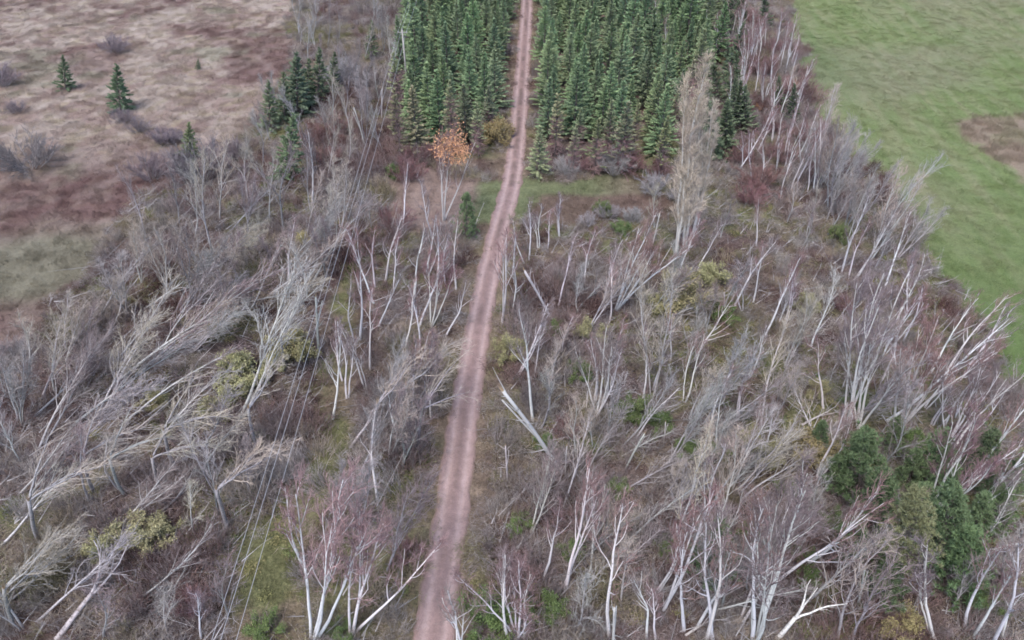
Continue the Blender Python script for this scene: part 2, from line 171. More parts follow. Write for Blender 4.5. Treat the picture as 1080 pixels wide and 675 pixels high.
        (28.14, 87.98, 27.04, 87.98, 7.8), (39.88, 98.12, 38.85, 98.12, 5.82), (38.94, 101.99, 37.96, 101.99, 5.38),],
    'fieldspruce': [
        (-69.14, 110.05, -67.65, 110.05, 5.29), (-57.43, 102.32, -55.79, 102.32, 6.75), (-42.26, 87.18, -40.96, 87.18, 5.02), (-51.54, 118.68, -51.07, 118.68, 1.72), (-31.27, 100.67, -29.59, 100.67, 8.94),],
    'pine': [
        (25.53, 25.35, 22.56, 25.35, 11.77), (25.7, 33.2, 23.75, 33.2, 7.93), (25.79, 30.12, 23.97, 30.12, 7.48), (29.75, 28.45, 27.63, 28.45, 7.7), (29.54, 25.62, 27.6, 25.62, 7.3), (31.5, 33.89, 29.8, 33.89, 6.78),
        (35.18, 34.59, 33.65, 34.59, 6.39), (29.89, 37.53, 29.02, 37.53, 4.37), (13.33, 26.86, 12.78, 26.86, 6.28), (37.11, 33.89, 36.01, 33.89, 4.57), (-4.96, 68.32, -4.84, 68.32, 5.64), (29.02, 30.58, 27.73, 30.58, 5.41),
        (24.17, 33.89, 23.42, 33.89, 4.57), (29.51, 33.89, 28.6, 33.89, 4.78), (32.51, 29.81, 31.35, 29.81, 5.22), (23.26, 28.3, 22.36, 28.3, 4.94), (34.24, 30.58, 33.14, 30.58, 5.21), (24.2, 24.82, 23.1, 24.82, 5.54),
        (23.92, 37.53, 23.47, 37.53, 3.84),],
}
SHRUBS = [
    ('twig', -61.7, 84.59, 3.16, 'mauve'), ('twig', -68.56, 127, 1.97, 'mauve'), ('twig', -55.43, 98.12, 1.35, 'mauve'), ('twig', -51.93, 95.06, 1.32, 'mauve'), ('twig', -47.22, 91.57, 1.67, 'mauve'),
    ('twig', -45.12, 81.62, 2.14, 'mauve'), ('twig', -38.83, 81.62, 2.97, 'mauve'), ('twig', -79.3, 111.17, 2.08, 'mauve'), ('twig', -45.88, 92.13, 1.29, 'mauve'), ('twig', -36.27, 87.98, 1.75, 'mauve'),
    ('twig', -71.97, 101.33, 1.25, 'mauve'), ('twig', -20.66, 24.82, 1.12, 'red'), ('twig', -26.49, 92.13, 2.07, 'red'), ('twig', -24.17, 93.58, 2.35, 'red'), ('twig', -23.88, 85.36, 1.71, 'red'),
    ('twig', -13.06, 81.62, 1.9, 'red'), ('twig', -12.93, 70.66, 1.72, 'red'), ('twig', 30.26, 79.25, 2.33, 'red'), ('twig', 28.25, 75.87, 1.81, 'red'), ('twig', 43.23, 104.69, 2.55, 'red'),
    ('twig', 4.63, 40, 1.08, 'red'), ('twig', 7.78, 27.57, 0.91, 'red'), ('twig', -7.21, 28.3, 1.05, 'red'), ('twig', 12.42, 31.79, 0.97, 'red'), ('twig', 8.24, 84.09, 1.45, 'red'),
    ('twig', 12.17, 84.59, 1.46, 'red'), ('twig', 14.97, 83.58, 1.57, 'red'), ('twig', 18.2, 82.59, 1.44, 'red'), ('twig', -12.32, 86.13, 1.6, 'red'), ('twig', -9.65, 86.65, 1.49, 'red'),
    ('twig', 34.65, 86.65, 1.73, 'red'), ('twig', 37.99, 81.62, 1.66, 'red'), ('twig', 40.06, 92.13, 1.81, 'red'), ('twig', 29.08, 86.65, 1.73, 'red'), ('twig', 35.94, 95.06, 1.59, 'red'),
    ('twig', 38.71, 124.28, 2.26, 'red'), ('twig', 39.75, 115.83, 2.14, 'red'), ('twig', 44.36, 124.28, 1.94, 'red'), ('twig', 41.61, 106.43, 1.72, 'red'), ('twig', 43.96, 138.86, 2.11, 'red'),
    ('twig', 32.15, 56.03, 0.93, 'red'), ('twig', 6.72, 82.84, 1.44, 'pale'), ('twig', 12.83, 82.84, 1.92, 'pale'), ('twig', 13.93, 71.66, 1.2, 'pale'), ('twig', 10.98, 72.68, 1.21, 'pale'),
    ('twig', 17.28, 78.1, 1.61, 'pale'), ('twig', 20.34, 75.87, 1.36, 'pale'), ('twig', 13.03, 24.82, 0.74, 'pale'), ('twig', 8.66, 71.06, 0.97, 'pale'), ('twig', 2.16, 70.66, 0.97, 'pale'),
    ('twig', -26.07, 111.93, 2.68, 'pale'), ('leafy', -23.39, 45.47, 1.98, 'olive'), ('leafy', -19.77, 48.75, 1.72, 'olive'), ('leafy', -30.3, 43.19, 1.04, 'olive'), ('leafy', -24.42, 41.56, 1.18, 'olive'),
    ('leafy', -25.99, 29.42, 1.6, 'olive'), ('leafy', -28, 28.67, 1.19, 'olive'), ('leafy', -24.69, 30.43, 1.08, 'olive'), ('leafy', 19.26, 37.72, 1.5, 'olive'), ('leafy', 16.86, 56.47, 2.25, 'olive'),
    ('leafy', 14.79, 55.29, 1.48, 'olive'), ('leafy', 28.7, 56.03, 1.12, 'olive'), ('leafy', 7.53, 51.36, 1.24, 'olive'), ('leafy', 19.9, 59.9, 1.55, 'olive'), ('leafy', -21.05, 47.02, 1.01, 'olive'),
    ('leafy', -0.43, 49.14, 1.21, 'olive'), ('leafy', 25.9, 43.75, 0.97, 'olive'), ('leafy', -23.71, 43.19, 1.04, 'olive'), ('leafy', 23.24, 37.06, 1.49, 'yellow'), ('leafy', -1.68, 92.13, 1.94, 'yellow'),
    ('leafy', -21.96, 66.45, 1.24, 'yellow'), ('leafy', 24.89, 23.02, 1.21, 'yellow'), ('leafy', -15.61, 23.02, 0.96, 'green'), ('leafy', -1.82, 23.4, 1.58, 'green'), ('leafy', 1.84, 24.04, 1.23, 'green'),
    ('leafy', 0.48, 30.98, 0.82, 'green'), ('leafy', 10.24, 41.56, 1.26, 'green'), ('leafy', 11.66, 40.52, 1.09, 'green'), ('leafy', 14.54, 29.81, 0.67, 'green'), ('leafy', 20.12, 28.3, 0.79, 'green'),
    ('leafy', 13.86, 37.72, 0.97, 'green'), ('leafy', 4.03, 52.45, 0.9, 'green'), ('leafy', 19.72, 54.56, 1.47, 'green'), ('leafy', 10.53, 73.73, 1, 'green'), ('leafy', 12.28, 69.67, 0.96, 'green'),
    ('leafy', 36.19, 67.75, 1.05, 'green'), ('leafy', 31.43, 27.57, 1.04, 'green'), ('leafy', -10.8, 22.78, 0.84, 'green'), ('leafy', 2.65, 38.5, 0.76, 'green'), ('leafy', 5.87, 46.66, 1.01, 'green'),
    ('leafy', 16.44, 37.53, 0.75, 'green'), ('leafy', -14.99, 82.84, 1.2, 'green'), ('leafy', 23.05, 30.58, 0.95, 'green'), ('leafy', 19.87, 26.86, 0.77, 'green'), ('leafy', 25.6, 27.57, 0.91, 'green'),
    ('leafy', 32.17, 38.5, 0.91, 'green'), ('leafy', 35.4, 32.2, 0.97, 'green'), ('leafy', 28.74, 42.64, 0.88, 'green'), ('leafy', 20.62, 33.89, 0.85, 'green'), ('leafy', 10.6, 29.05, 0.73, 'green'),
    ('leafy', 7.82, 33.89, 0.78, 'green'), ('leafy', 4.31, 29.05, 0.8, 'green'), ('leafy', 31.02, 24.82, 0.87, 'green'), ('leafy', 16.95, 30.58, 0.68, 'green'), ('leafy', 35.88, 101.99, 0.7, 'orange'),
    ('leafy', 43.69, 110.05, 0.88, 'orange'),]
ZONES = {
    'hay': [(66.5, 204.2), (51.0, 138.9), (45.6, 111.9), (43.8, 96.6), (44.7, 85.4), (45.5, 73.7), (43.9, 61.5), (42.9, 53.1), (42.6, 47.3), (42.9, 41.6), (44.8, 30.6), (56.6, 21.7), (161.1, 59.9), (327.9, 204.2)],
    'marsh': [(-61.3, 21.7), (-49.1, 33.9), (-45.7, 41.6), (-44.8, 45.8), (-44.8, 52.4), (-42.6, 57.5), (-42.0, 65.4), (-42.9, 75.9), (-39.0, 82.8), (-35.5, 92.1), (-35.0, 106.4), (-38.8, 128.9), (-53.0, 204.2), (-491.8, 204.2), (-198.0, 59.9)],
    'clear': [(-16.7, 80.2), (-13.3, 84.1), (-2.4, 82.3), (11.9, 81.9), (18.7, 80.0), (20.1, 77.0), (17.5, 72.3), (2.2, 72.7), (-2.2, 71.5), (-4.3, 69.5), (-8.3, 69.1), (-15.6, 74.4)],
    'corr': [(-17.7, 21.7), (-13.4, 21.7), (-13.3, 27.6), (-13.8, 35.7), (-14.7, 43.7), (-15.7, 55.3), (-16.6, 66.8), (-18.9, 66.8), (-18.8, 53.8), (-17.9, 42.6), (-17.8, 33.9), (-18.0, 27.6)],
    'spruceL': [(-15.8, 86.1), (-1.2, 82.6), (1.0, 156.3), (1.3, 185.8), (-23.2, 185.8)],
    'spruceR': [(2.7, 82.1), (20.2, 80.2), (26.8, 98.1), (34.2, 124.3), (50.1, 185.8), (5.8, 185.8)],
    'rough': [(63.1, 96.6), (67.5, 100.7), (76.3, 103.0), (87.5, 99.7), (74.5, 79.3), (64.1, 81.6), (62.4, 84.1), (62.0, 89.3)],
}
TRACK = [(4.58, 204.23), (3.09, 156.33), (1.94, 124.28), (0.95, 98.12), (0.0, 81.62), (-1.4, 70.66), (-2.62, 59.9), (-3.48, 49.78), (-4.02, 41.56), (-4.32, 34.77), (-4.64, 29.05), (-4.84, 24.82), (-5.01, 21.69), (-5.06, 17.8), (-5.06, 11.38)]


# ------------------------------------------------------------------ noise and zones
_rs = np.random.RandomState(11)
_tab = _rs.rand(256, 256)
def vnoise(x, y):
    xi, yi = np.floor(x).astype(int), np.floor(y).astype(int)
    fx, fy = x - xi, y - yi
    fx, fy = fx * fx * (3 - 2 * fx), fy * fy * (3 - 2 * fy)
    a, b = _tab[xi % 256, yi % 256], _tab[(xi + 1) % 256, yi % 256]
    c, d = _tab[xi % 256, (yi + 1) % 256], _tab[(xi + 1) % 256, (yi + 1) % 256]
    return (a * (1 - fx) + b * fx) * (1 - fy) + (c * (1 - fx) + d * fx) * fy
def fbm(x, y, s, o=4, off=0.0):
    x, y = np.asarray(x, float) * s + off, np.asarray(y, float) * s + off * 1.7
    t, amp, tot = 0, 1.0, 0.0
    for k in range(o):
        t = t + amp * vnoise(x + 17.3 * k, y + 5.1 * k); tot += amp
        amp *= 0.55; x = x * 2.03; y = y * 2.03
    return t / tot
def smooth(a, b, t):
    t = np.clip((t - a) / (b - a), 0, 1)
    return t * t * (3 - 2 * t)
def inside(poly, x, y):
    r = np.zeros(np.shape(x), bool)
    n = len(poly)
    for i in range(n):
        (x0, y0), (x1, y1) = poly[i], poly[(i + 1) % n]
        if y0 == y1: continue
        m = ((y0 > y) != (y1 > y)) & (x < (x1 - x0) * (y - y0) / (y1 - y0) + x0)
        r ^= m
    return r
def polydist(pts, x, y, closed=False):
    d = np.full(np.shape(x), 1e9)
    n = len(pts)
    for i in range(n if closed else n - 1):
        (x0, y0), (x1, y1) = pts[i], pts[(i + 1) % n]
        dx, dy = x1 - x0, y1 - y0
        t = np.clip(((x - x0) * dx + (y - y0) * dy) / (dx * dx + dy * dy), 0, 1)
        d = np.minimum(d, np.hypot(x - x0 - t * dx, y - y0 - t * dy))
    return d
def sdist(poly, x, y):                # negative inside
    d = polydist(poly, x, y, True)
    return np.where(inside(poly, x, y), -d, d)
def mixc(a, b, t):
    t = np.asarray(t)[..., None]
    return a * (1 - t) + np.asarray(b) * t
def height(x, y):
    z = 0.9 * (fbm(x, y, 0.03, 3, 3.0) - 0.5) + 0.35 * (fbm(x, y, 0.25, 3, 9.0) - 0.5)
    k = smooth(1.0, 4.5, polydist(TRACK, x, y))
    return z * (0.12 + 0.88 * k)
def z_at(x, y):
    return float(height(np.array([x]), np.array([y]))[0])

def zone_data(x, y):
    wx = x + 3.0 * (fbm(x, y, 0.16, 3, 1.0) - 0.5) * 2
    wy = y + 3.0 * (fbm(x, y, 0.16, 3, 31.0) - 0.5) * 2
    return {k: sdist(ZONES[k], wx, wy) for k in ('hay', 'marsh', 'clear', 'corr', 'rough')}
# patches of rust-red and green growth in the marsh: x, y, rx, ry, strength
def ground_colour(x, y, z=None):
    z = z or zone_data(x, y)
    n1, n2, n3 = fbm(x, y, 0.07, 4, 2.0), fbm(x, y, 0.3, 4, 7.0), fbm(x, y, 0.9, 3, 13.0)
    n4 = fbm(x, y, 0.045, 3, 41.0)
    # forest floor
    f = np.zeros(np.shape(x) + (3,)) + np.array((0.125, 0.092, 0.084))
    f = mixc(f, (0.19, 0.148, 0.118), smooth(0.45, 0.7, n2))
    f = mixc(f, (0.075, 0.045, 0.04), smooth(0.52, 0.68, n3) * 0.85)
    f = mixc(f, (0.14, 0.145, 0.065), smooth(0.48, 0.62, fbm(x, y, 0.14, 4, 55.0)) * 0.75)
    # marsh meadow
    m = np.zeros_like(f) + np.array((0.36, 0.295, 0.25))
    m = mixc(m, (0.275, 0.205, 0.175), smooth(0.42, 0.62, n2))
    m = mixc(m, (0.31, 0.26, 0.17), smooth(0.5, 0.75, n3) * 0.6)
    south = smooth(104, 82, y + 22 * (n4 - 0.5))
    rust = np.clip(smooth(0.50, 0.62, n1 + 0.1 * (n2 - .5)) * 0.7 + south * 0.85, 0, 1)
    m = mixc(m, (0.135, 0.076, 0.072), rust * (0.7 + 0.3 * smooth(0.3, 0.6, n2)))
    g = np.exp(-(((x + 50) / 7.0) ** 2 + ((y - 63) / 5.5) ** 2)) * 1.6 + 0.5 * smooth(0.62, 0.75, fbm(x, y, 0.12, 3, 77.0))
    m = mixc(m, (0.19, 0.19, 0.13), np.clip(g, 0, 0.7))
    # hay field: mown swaths run away from the viewer
    u = x - 0.09 * y
    streak = fbm(u, y * 0.05, 0.9, 3, 5.0)
    h = np.zeros_like(f) + np.array((0.160, 0.205, 0.082))
    h = mixc(h, (0.255, 0.25, 0.145), smooth(0.36, 0.68, 0.60 * streak + 0.2 * n2 + 0.2 * n3) * 0.7)
    h = mixc(h, (0.235, 0.215, 0.15), smooth(0.42, 0.70, n4) * smooth(60, 95, y) * 0.5)
    h = mixc(h, (0.105, 0.165, 0.07), np.exp(-((x - 47 - (y - 130) * -0.05) / 8.0) ** 2) * smooth(100, 125, y) * 0.6)
    h = mixc(h, (0.11, 0.165, 0.055), smooth(80, 50, y) * 0.6)
    h = mixc(h, (0.27, 0.21, 0.16), smooth(0.9, -0.5, z['rough'] + 2.2 * (n3 - .5)) * (0.7 + 0.3 * smooth(.35, .6, n2)))
    # clearing and power-line strip
    tx_ = np.interp(y, [t[1] for t in sorted(TRACK, key=lambda t: t[1])], [t[0] for t in sorted(TRACK, key=lambda t: t[1])])
    side = x - tx_ + 2.0 * (n2 - .5)
    c = mixc(np.zeros_like(f) + np.array((0.155, 0.17, 0.09)), (0.27, 0.20, 0.17), np.where(side < 0, smooth(-3.2, -5.0, side), smooth(9, 16, side) * .6))
    c = mixc(c, (0.15, 0.098, 0.085), smooth(78.6, 77.2, y + 1.2 * (n2 - .5)) * smooth(3.0, 4.0, side) * .85)
    k = mixc(np.zeros_like(f) + np.array((0.155, 0.155, 0.075)), (0.19, 0.15, 0.105), smooth(0.42, 0.6, n2))
    out = mixc(f, k, smooth(0.6, -0.8, z['corr']))
    out = mixc(out, c, smooth(0.6, -0.8, z['clear']))
    td = polydist(TRACK, x, y)
    out = mixc(out, (0.21, 0.16, 0.115), smooth(4.2, 1.6, td + 1.6 * (n2 - 0.5)) * 0.7 * (z['clear'] > 0))
    out = mixc(out, m, smooth(0.7, -0.7, z['marsh']))
    out = mixc(out, h, smooth(0.7, -0.7, z['hay']))
    return out

# ------------------------------------------------------------------ materials
def new_mat(name, rough=0.9):
    m = bpy.data.materials.new(name)
    m.use_nodes = True
    nt = m.node_tree
    b = nt.nodes['Principled BSDF']
    b.inputs['Roughness'].default_value = rough
    b.inputs['Specular IOR Level'].default_value = 0.15
    return m, nt, b
def node(nt, t, **kw):
    n = nt.nodes.new(t)
    for k, v in kw.items(): setattr(n, k, v)
    return n
def noise(nt, scale, detail=4, rough=0.6, vec=None):
    n = node(nt, 'ShaderNodeTexNoise')
    n.inputs['Scale'].default_value = scale
    n.inputs['Detail'].default_value = detail
    n.inputs['Roughness'].default_value = rough
    if vec: nt.links.new(vec, n.inputs['Vector'])
    return n.outputs['Fac']
def ramp(nt, fac, stops):
    r = node(nt, 'ShaderNodeValToRGB')
    e = r.color_ramp.elements
    while len(e) < len(stops): e.new(0.5)
    for el, (p, c) in zip(e, stops):
        el.position = p; el.color = (*c, 1.0)
    nt.links.new(fac, r.inputs['Fac'])
    return r.outputs['Color']
def mul(nt, a, b, fac=1.0, mode='MULTIPLY'):
    m = node(nt, 'ShaderNodeMix', data_type='RGBA', blend_type=mode)
    m.inputs['Factor'].default_value = fac
    nt.links.new(a, m.inputs[6]); nt.links.new(b, m.inputs[7])
    return m.outputs[2]
def bump(nt, b, h, strength, dist):
    n = node(nt, 'ShaderNodeBump')
    n.inputs['Strength'].default_value = strength
    n.inputs['Distance'].default_value = dist
    nt.links.new(h, n.inputs['Height'])
    nt.links.new(n.outputs['Normal'], b.inputs['Normal'])

def ground_material(name, contrast, bscale):
    m, nt, b = new_mat(name, 1.0)
    pos = node(nt, 'ShaderNodeNewGeometry').outputs['Position']
    at = node(nt, 'ShaderNodeAttribute', attribute_name='tint').outputs['Color']
    lo, hi = 1 - contrast, 1 + contrast
    n1 = ramp(nt, noise(nt, bscale, 6, 0.7, pos), [(0.3, (lo,) * 3), (0.7, (hi,) * 3)])
    n2 = ramp(nt, noise(nt, bscale * 4.5, 4, 0.7, pos), [(0.3, (lo, lo, lo)), (0.7, (hi, hi, hi * 0.98))])
    nt.links.new(mul(nt, mul(nt, at, n1), n2), b.inputs['Base Color'])
    bump(nt, b, noise(nt, bscale * 2.0, 6, 0.75, pos), 0.9, 0.25)
    return m
M = {}
M['forest'] = ground_material('forest_floor_litter', 0.40, 1.1)
M['marsh'] = ground_material('marsh_grass', 0.16, 1.3)
M['hay'] = ground_material('hay_grass', 0.15, 2.2)
M['clear'] = ground_material('clearing_grass', 0.22, 1.6)

def tinted(name, inst=False, lo=0.6, hi=1.35, rough=0.9, island=True):
    """colour from the object (or, for scattered growth, from its point), varied piece by piece"""
    m, nt, b = new_mat(name, rough)
    if inst:
        base = node(nt, 'ShaderNodeAttribute', attribute_name='tint', attribute_type='INSTANCER').outputs['Color']
    else:
        base = node(nt, 'ShaderNodeObjectInfo').outputs['Color']
    g = node(nt, 'ShaderNodeNewGeometry')
    r = ramp(nt, g.outputs['Random Per Island'] if island else noise(nt, 3.0, 4, 0.6, g.outputs['Position']),
             [(0.0 if island else 0.3, (lo, lo, lo)), (1.0 if island else 0.7, (hi, hi, hi))])
    nt.links.new(mul(nt, base, r), b.inputs['Base Color'])
    return m
M['twig'] = tinted('bare_twigs')
M['brush'] = tinted('brush_twigs', True, 0.55, 1.4)
M['blade'] = tinted('grass_blades', True, 0.75, 1.3)
M['needle'] = tinted('conifer_needles', False, 0.55, 1.5, 0.75)
M['leaf'] = tinted('shrub_leaves', False, 0.55, 1.5, 0.7)
M['stick'] = tinted('weathered_sticks', False, 0.45, 1.3)

def bark(name, dark, amount, sc):
    m, nt, b = new_mat(name, 0.85)
    base = node(nt, 'ShaderNodeObjectInfo').outputs['Color']
    tc = node(nt, 'ShaderNodeTexCoord').outputs['Object']
    mp = node(nt, 'ShaderNodeMapping')
    mp.inputs['Scale'].default_value = (sc, sc, sc * 2.2)
    nt.links.new(tc, mp.inputs['Vector'])
    f = noise(nt, 1.6, 5, 0.65, mp.outputs['Vector'])
    c = ramp(nt, f, [(amount - 0.07, dark), (amount + 0.05, (1, 1, 1))])
    c2 = ramp(nt, noise(nt, 0.9, 3, 0.5, tc), [(0.3, (0.86, 0.85, 0.84)), (0.7, (1.06, 1.05, 1.04))])
    nt.links.new(mul(nt, mul(nt, base, c), c2), b.inputs['Base Color'])
    bump(nt, b, f, 0.4, 0.03)
    return m
M['birch_bark'] = bark('white_birch_bark', (0.22, 0.20, 0.19), 0.36, 2.6)
M['bark'] = bark('grey_bark', (0.55, 0.52, 0.5), 0.45, 3.0)

m, nt, b = new_mat('torn_wood', 0.9)
tc = node(nt, 'ShaderNodeTexCoord').outputs['Object']
nt.links.new(ramp(nt, noise(nt, 6, 4, .6, tc), [(0.3, (0.34, 0.24, 0.15)), (0.7, (0.55, 0.42, 0.29))]), b.inputs['Base Color'])
M['torn'] = m
m, nt, b = new_mat('pole_wood', 0.85)
tc = node(nt, 'ShaderNodeTexCoord').outputs['Object']
mp = node(nt, 'ShaderNodeMapping'); mp.inputs['Scale'].default_value = (12, 12, 0.7)
nt.links.new(tc, mp.inputs['Vector'])
nt.links.new(ramp(nt, noise(nt, 1.0, 5, .6, mp.outputs['Vector']), [(0.3, (0.30, 0.27, 0.25)), (0.7, (0.48, 0.45, 0.42))]), b.inputs['Base Color'])
M['pole'] = m
m, nt, b = new_mat('wire_metal', 0.5)
tc = node(nt, 'ShaderNodeTexCoord').outputs['Object']
nt.links.new(ramp(nt, noise(nt, 2.0, 2, .5, tc), [(0.3, (0.52, 0.51, 0.52)), (0.7, (0.66, 0.65, 0.66))]), b.inputs['Base Color'])
b.inputs['Metallic'].default_value = 0.4
M['wire'] = m
m, nt, b = new_mat('insulator_ceramic', 0.3)
tc = node(nt, 'ShaderNodeTexCoord').outputs['Object']
nt.links.new(ramp(nt, noise(nt, 9.0, 2, .5, tc), [(0.3, (0.42, 0.42, 0.44)), (0.7, (0.58, 0.58, 0.6))]), b.inputs['Base Color'])
M['ceramic'] = m

m, nt, b = new_mat('track_dirt', 1.0)
pos = node(nt, 'ShaderNodeNewGeometry').outputs['Position']
at = node(nt, 'ShaderNodeAttribute', attribute_name='tint').outputs['Color']
n1 = ramp(nt, noise(nt, 1.5, 6, 0.7, pos), [(0.3, (0.80,) * 3), (0.7, (1.18,) * 3)])
n2 = ramp(nt, noise(nt, 11.0, 4, 0.7, pos), [(0.3, (0.84,) * 3), (0.7, (1.14,) * 3)])
nt.links.new(mul(nt, mul(nt, at, n1), n2), b.inputs['Base Color'])
bump(nt, b, noise(nt, 6.0, 6, 0.75, pos), 0.7, 0.06)
M['track'] = m

# ------------------------------------------------------------------ mesh helpers
class Bld:
    """collects tubes, thin cones and leaf pieces; build() makes one mesh"""
    def __init__(s): s.v, s.f, s.n = [], [], 0
    def add(s, v, f):
        s.v.append(np.asarray(v, float)); f = np.asarray(f, int) + s.n
        s.f.extend(map(tuple, f.tolist())); s.n += len(v)
    def tube(s, pts, rad, sides=5, cap=False):
        pts = np.asarray(pts, float); k = len(pts)
        d = np.gradient(pts, axis=0)
        d /= np.linalg.norm(d, axis=1)[:, None] + 1e-9
        ref = np.array((0.31, 0.87, 0.2)) if abs(d[0][2]) > 0.6 else np.array((0.1, 0.2, 1.0))
        a = np.cross(d, ref); a /= np.linalg.norm(a, axis=1)[:, None] + 1e-9
        b = np.cross(d, a)
        th = np.arange(sides) * 2 * math.pi / sides
        ring = (pts[:, None, :] + np.asarray(rad)[:, None, None] * (a[:, None, :] * np.cos(th)[None, :, None] + b[:, None, :] * np.sin(th)[None, :, None]))
        v = ring.reshape(-1, 3)
        f = [(i * sides + j, i * sides + (j + 1) % sides, (i + 1) * sides + (j + 1) % sides, (i + 1) * sides + j) for i in range(k - 1) for j in range(sides)]
        base = s.n
        s.add(v, f)
        if cap:
            s.f.append(tuple(base + j for j in range(sides))[::-1])
            s.f.append(tuple(base + (k - 1) * sides + j for j in range(sides)))
    def cones(s, p0, p1, r):
        """many three-sided spikes at once"""
        p0, p1 = np.asarray(p0, float), np.asarray(p1, float)
        n = len(p0)
        if not n: return
        d = p1 - p0
        ref = np.where((np.abs(d[:, 2]) > 0.7 * np.linalg.norm(d, axis=1))[:, None], np.array((1.0, 0.13, 0.0)), np.array((0.0, 0.1, 1.0)))
        a = np.cross(d, ref); a /= np.linalg.norm(a, axis=1)[:, None] + 1e-9
        b = np.cross(d, a); b /= np.linalg.norm(b, axis=1)[:, None] + 1e-9
        r = np.broadcast_to(np.asarray(r, float), (n,))[:, None]
        v = np.empty((n, 4, 3))
        for k in range(3):
            t = k * 2 * math.pi / 3
            v[:, k] = p0 + r * (a * math.cos(t) + b * math.sin(t))
        v[:, 3] = p1
        i = np.arange(n)[:, None] * 4
        f = np.concatenate([i + np.array([[0, 1, 3]]), i + np.array([[1, 2, 3]]), i + np.array([[2, 0, 3]])], 0)
        s.add(v.reshape(-1, 3), f)
    def sprays(s, p0, p1, w, thick=0.35):
        """leaf-like flattened double pyramids: base point, tip, widest a third along"""
        p0, p1 = np.asarray(p0, float), np.asarray(p1, float)
        n = len(p0)
        if not n: return
        d = p1 - p0
        side = np.cross(d, np.array((0.05, 0.03, 1.0))); side /= np.linalg.norm(side, axis=1)[:, None] + 1e-9
        nrm = np.cross(side, d); nrm /= np.linalg.norm(nrm, axis=1)[:, None] + 1e-9
        w = np.broadcast_to(np.asarray(w, float), (n,))[:, None]
        q = p0 + d * 0.38
        v = np.stack([p0, p1, q + side * w, q - side * w, q + nrm * w * thick, ], 1)
        i = np.arange(n)[:, None] * 5
        f = np.concatenate([i + np.array([t]) for t in ((0, 2, 4), (4, 2, 1), (0, 4, 3), (4, 1, 3))], 0)
        s.add(v.reshape(-1, 3), f)
    def build(s, name, mat, smooth_=False):
        me = bpy.data.meshes.new(name)
        v = np.concatenate(s.v) if s.v else np.zeros((0, 3))
        me.from_pydata(v.tolist(), [], s.f)
        if smooth_: me.polygons.foreach_set('use_smooth', [True] * len(me.polygons))
        me.materials.append(mat)
        me.update()
        return me
def link(name, data, parent=None):
    o = bpy.data.objects.new(name, data)
    COL.objects.link(o)
    if parent is not None: o.parent = parent
    return o
def tag(o, label, cat, group=None):
    o['label'] = label; o['category'] = cat
    if group: o['group'] = group
def kind(o, k): o['kind'] = k; return o

# ------------------------------------------------------------------ ground sheets
def colour_attr(me, cols):
    a = me.color_attributes.new('tint', 'FLOAT_COLOR', 'POINT')
    rgba = np.ones((len(cols), 4), np.float32); rgba[:, :3] = cols
    a.data.foreach_set('color', rgba.ravel())
far = Bld()
far.add([(-3000, -3000, -0.9), (3000, -3000, -0.9), (3000, 3000, -0.9), (-3000, 3000, -0.9)], [(0, 1, 2, 3)])
me = far.build('ground', M['forest'])
colour_attr(me, np.array([(0.16, 0.12, 0.10)] * 4))
kind(link('ground', me), 'structure')

STEP = 0.6
gx, gy = np.arange(-165, 165.1, STEP), np.arange(4, 215.1, STEP)
GX, GY = np.meshgrid(gx, gy)
nx, ny = len(gx), len(gy)
fx, fy = GX.ravel(), GY.ravel()
zd = zone_data(fx, fy)
gc = ground_colour(fx, fy, zd)
gz = height(fx, fy)
gz = gz - 0.12 * smooth(1.7, 0.9, polydist(TRACK, fx, fy))           # bed for the track
zone = np.zeros(len(fx), int)
zone[zd['clear'] < 0] = 3
zone[zd['marsh'] < 0] = 1
zone[zd['hay'] < 0] = 2
qi = (np.arange(ny - 1)[:, None] * nx + np.arange(nx - 1)[None, :]).ravel()
quads = np.stack([qi, qi + 1, qi + nx + 1, qi + nx], 1)
qz = zone[qi]
for zi, nm, mk in ((0, 'forest_floor', 'forest'), (1, 'marsh_meadow_ground', 'marsh'), (2, 'hay_field_ground', 'hay'), (3, 'grass_clearing_ground', 'clear')):
    q = quads[qz == zi]
    used, inv = np.unique(q.ravel(), return_inverse=True)
    me = bpy.data.meshes.new(nm)
    me.from_pydata(np.stack([fx[used], fy[used], gz[used]], 1).tolist(), [], inv.reshape(-1, 4).tolist())
    me.polygons.foreach_set('use_smooth', [True] * len(me.polygons))
    me.materials.append(M[mk])
    colour_attr(me, gc[used])
    kind(link(nm, me), 'structure')

# ------------------------------------------------------------------ the dirt track: two wheel ruts and a raised middle
def resample(pts, step):
    p = np.array(pts)
    # Catmull-Rom
    out = []
    for i in range(len(p) - 1):
        a, b_, c_, d_ = p[max(i - 1, 0)], p[i], p[i + 1], p[min(i + 2, len(p) - 1)]
        n = max(2, int(np.linalg.norm(c_ - b_) / step))
        for t in np.arange(n) / n:
            out.append(0.5 * ((2 * b_) + (-a + c_) * t + (2 * a - 5 * b_ + 4 * c_ - d_) * t * t + (-a + 3 * b_ - 3 * c_ + d_) * t ** 3))
    out.append(p[-1])
    return np.array(out)
tp = resample(TRACK, 0.3)
td = np.gradient(tp, axis=0); td /= np.linalg.norm(td, axis=1)[:, None]
tn = np.stack([-td[:, 1], td[:, 0]], 1)
NW = 29
us = np.linspace(-1, 1, NW)
along = np.arange(len(tp)) * 0.3
V, Cc = [], []
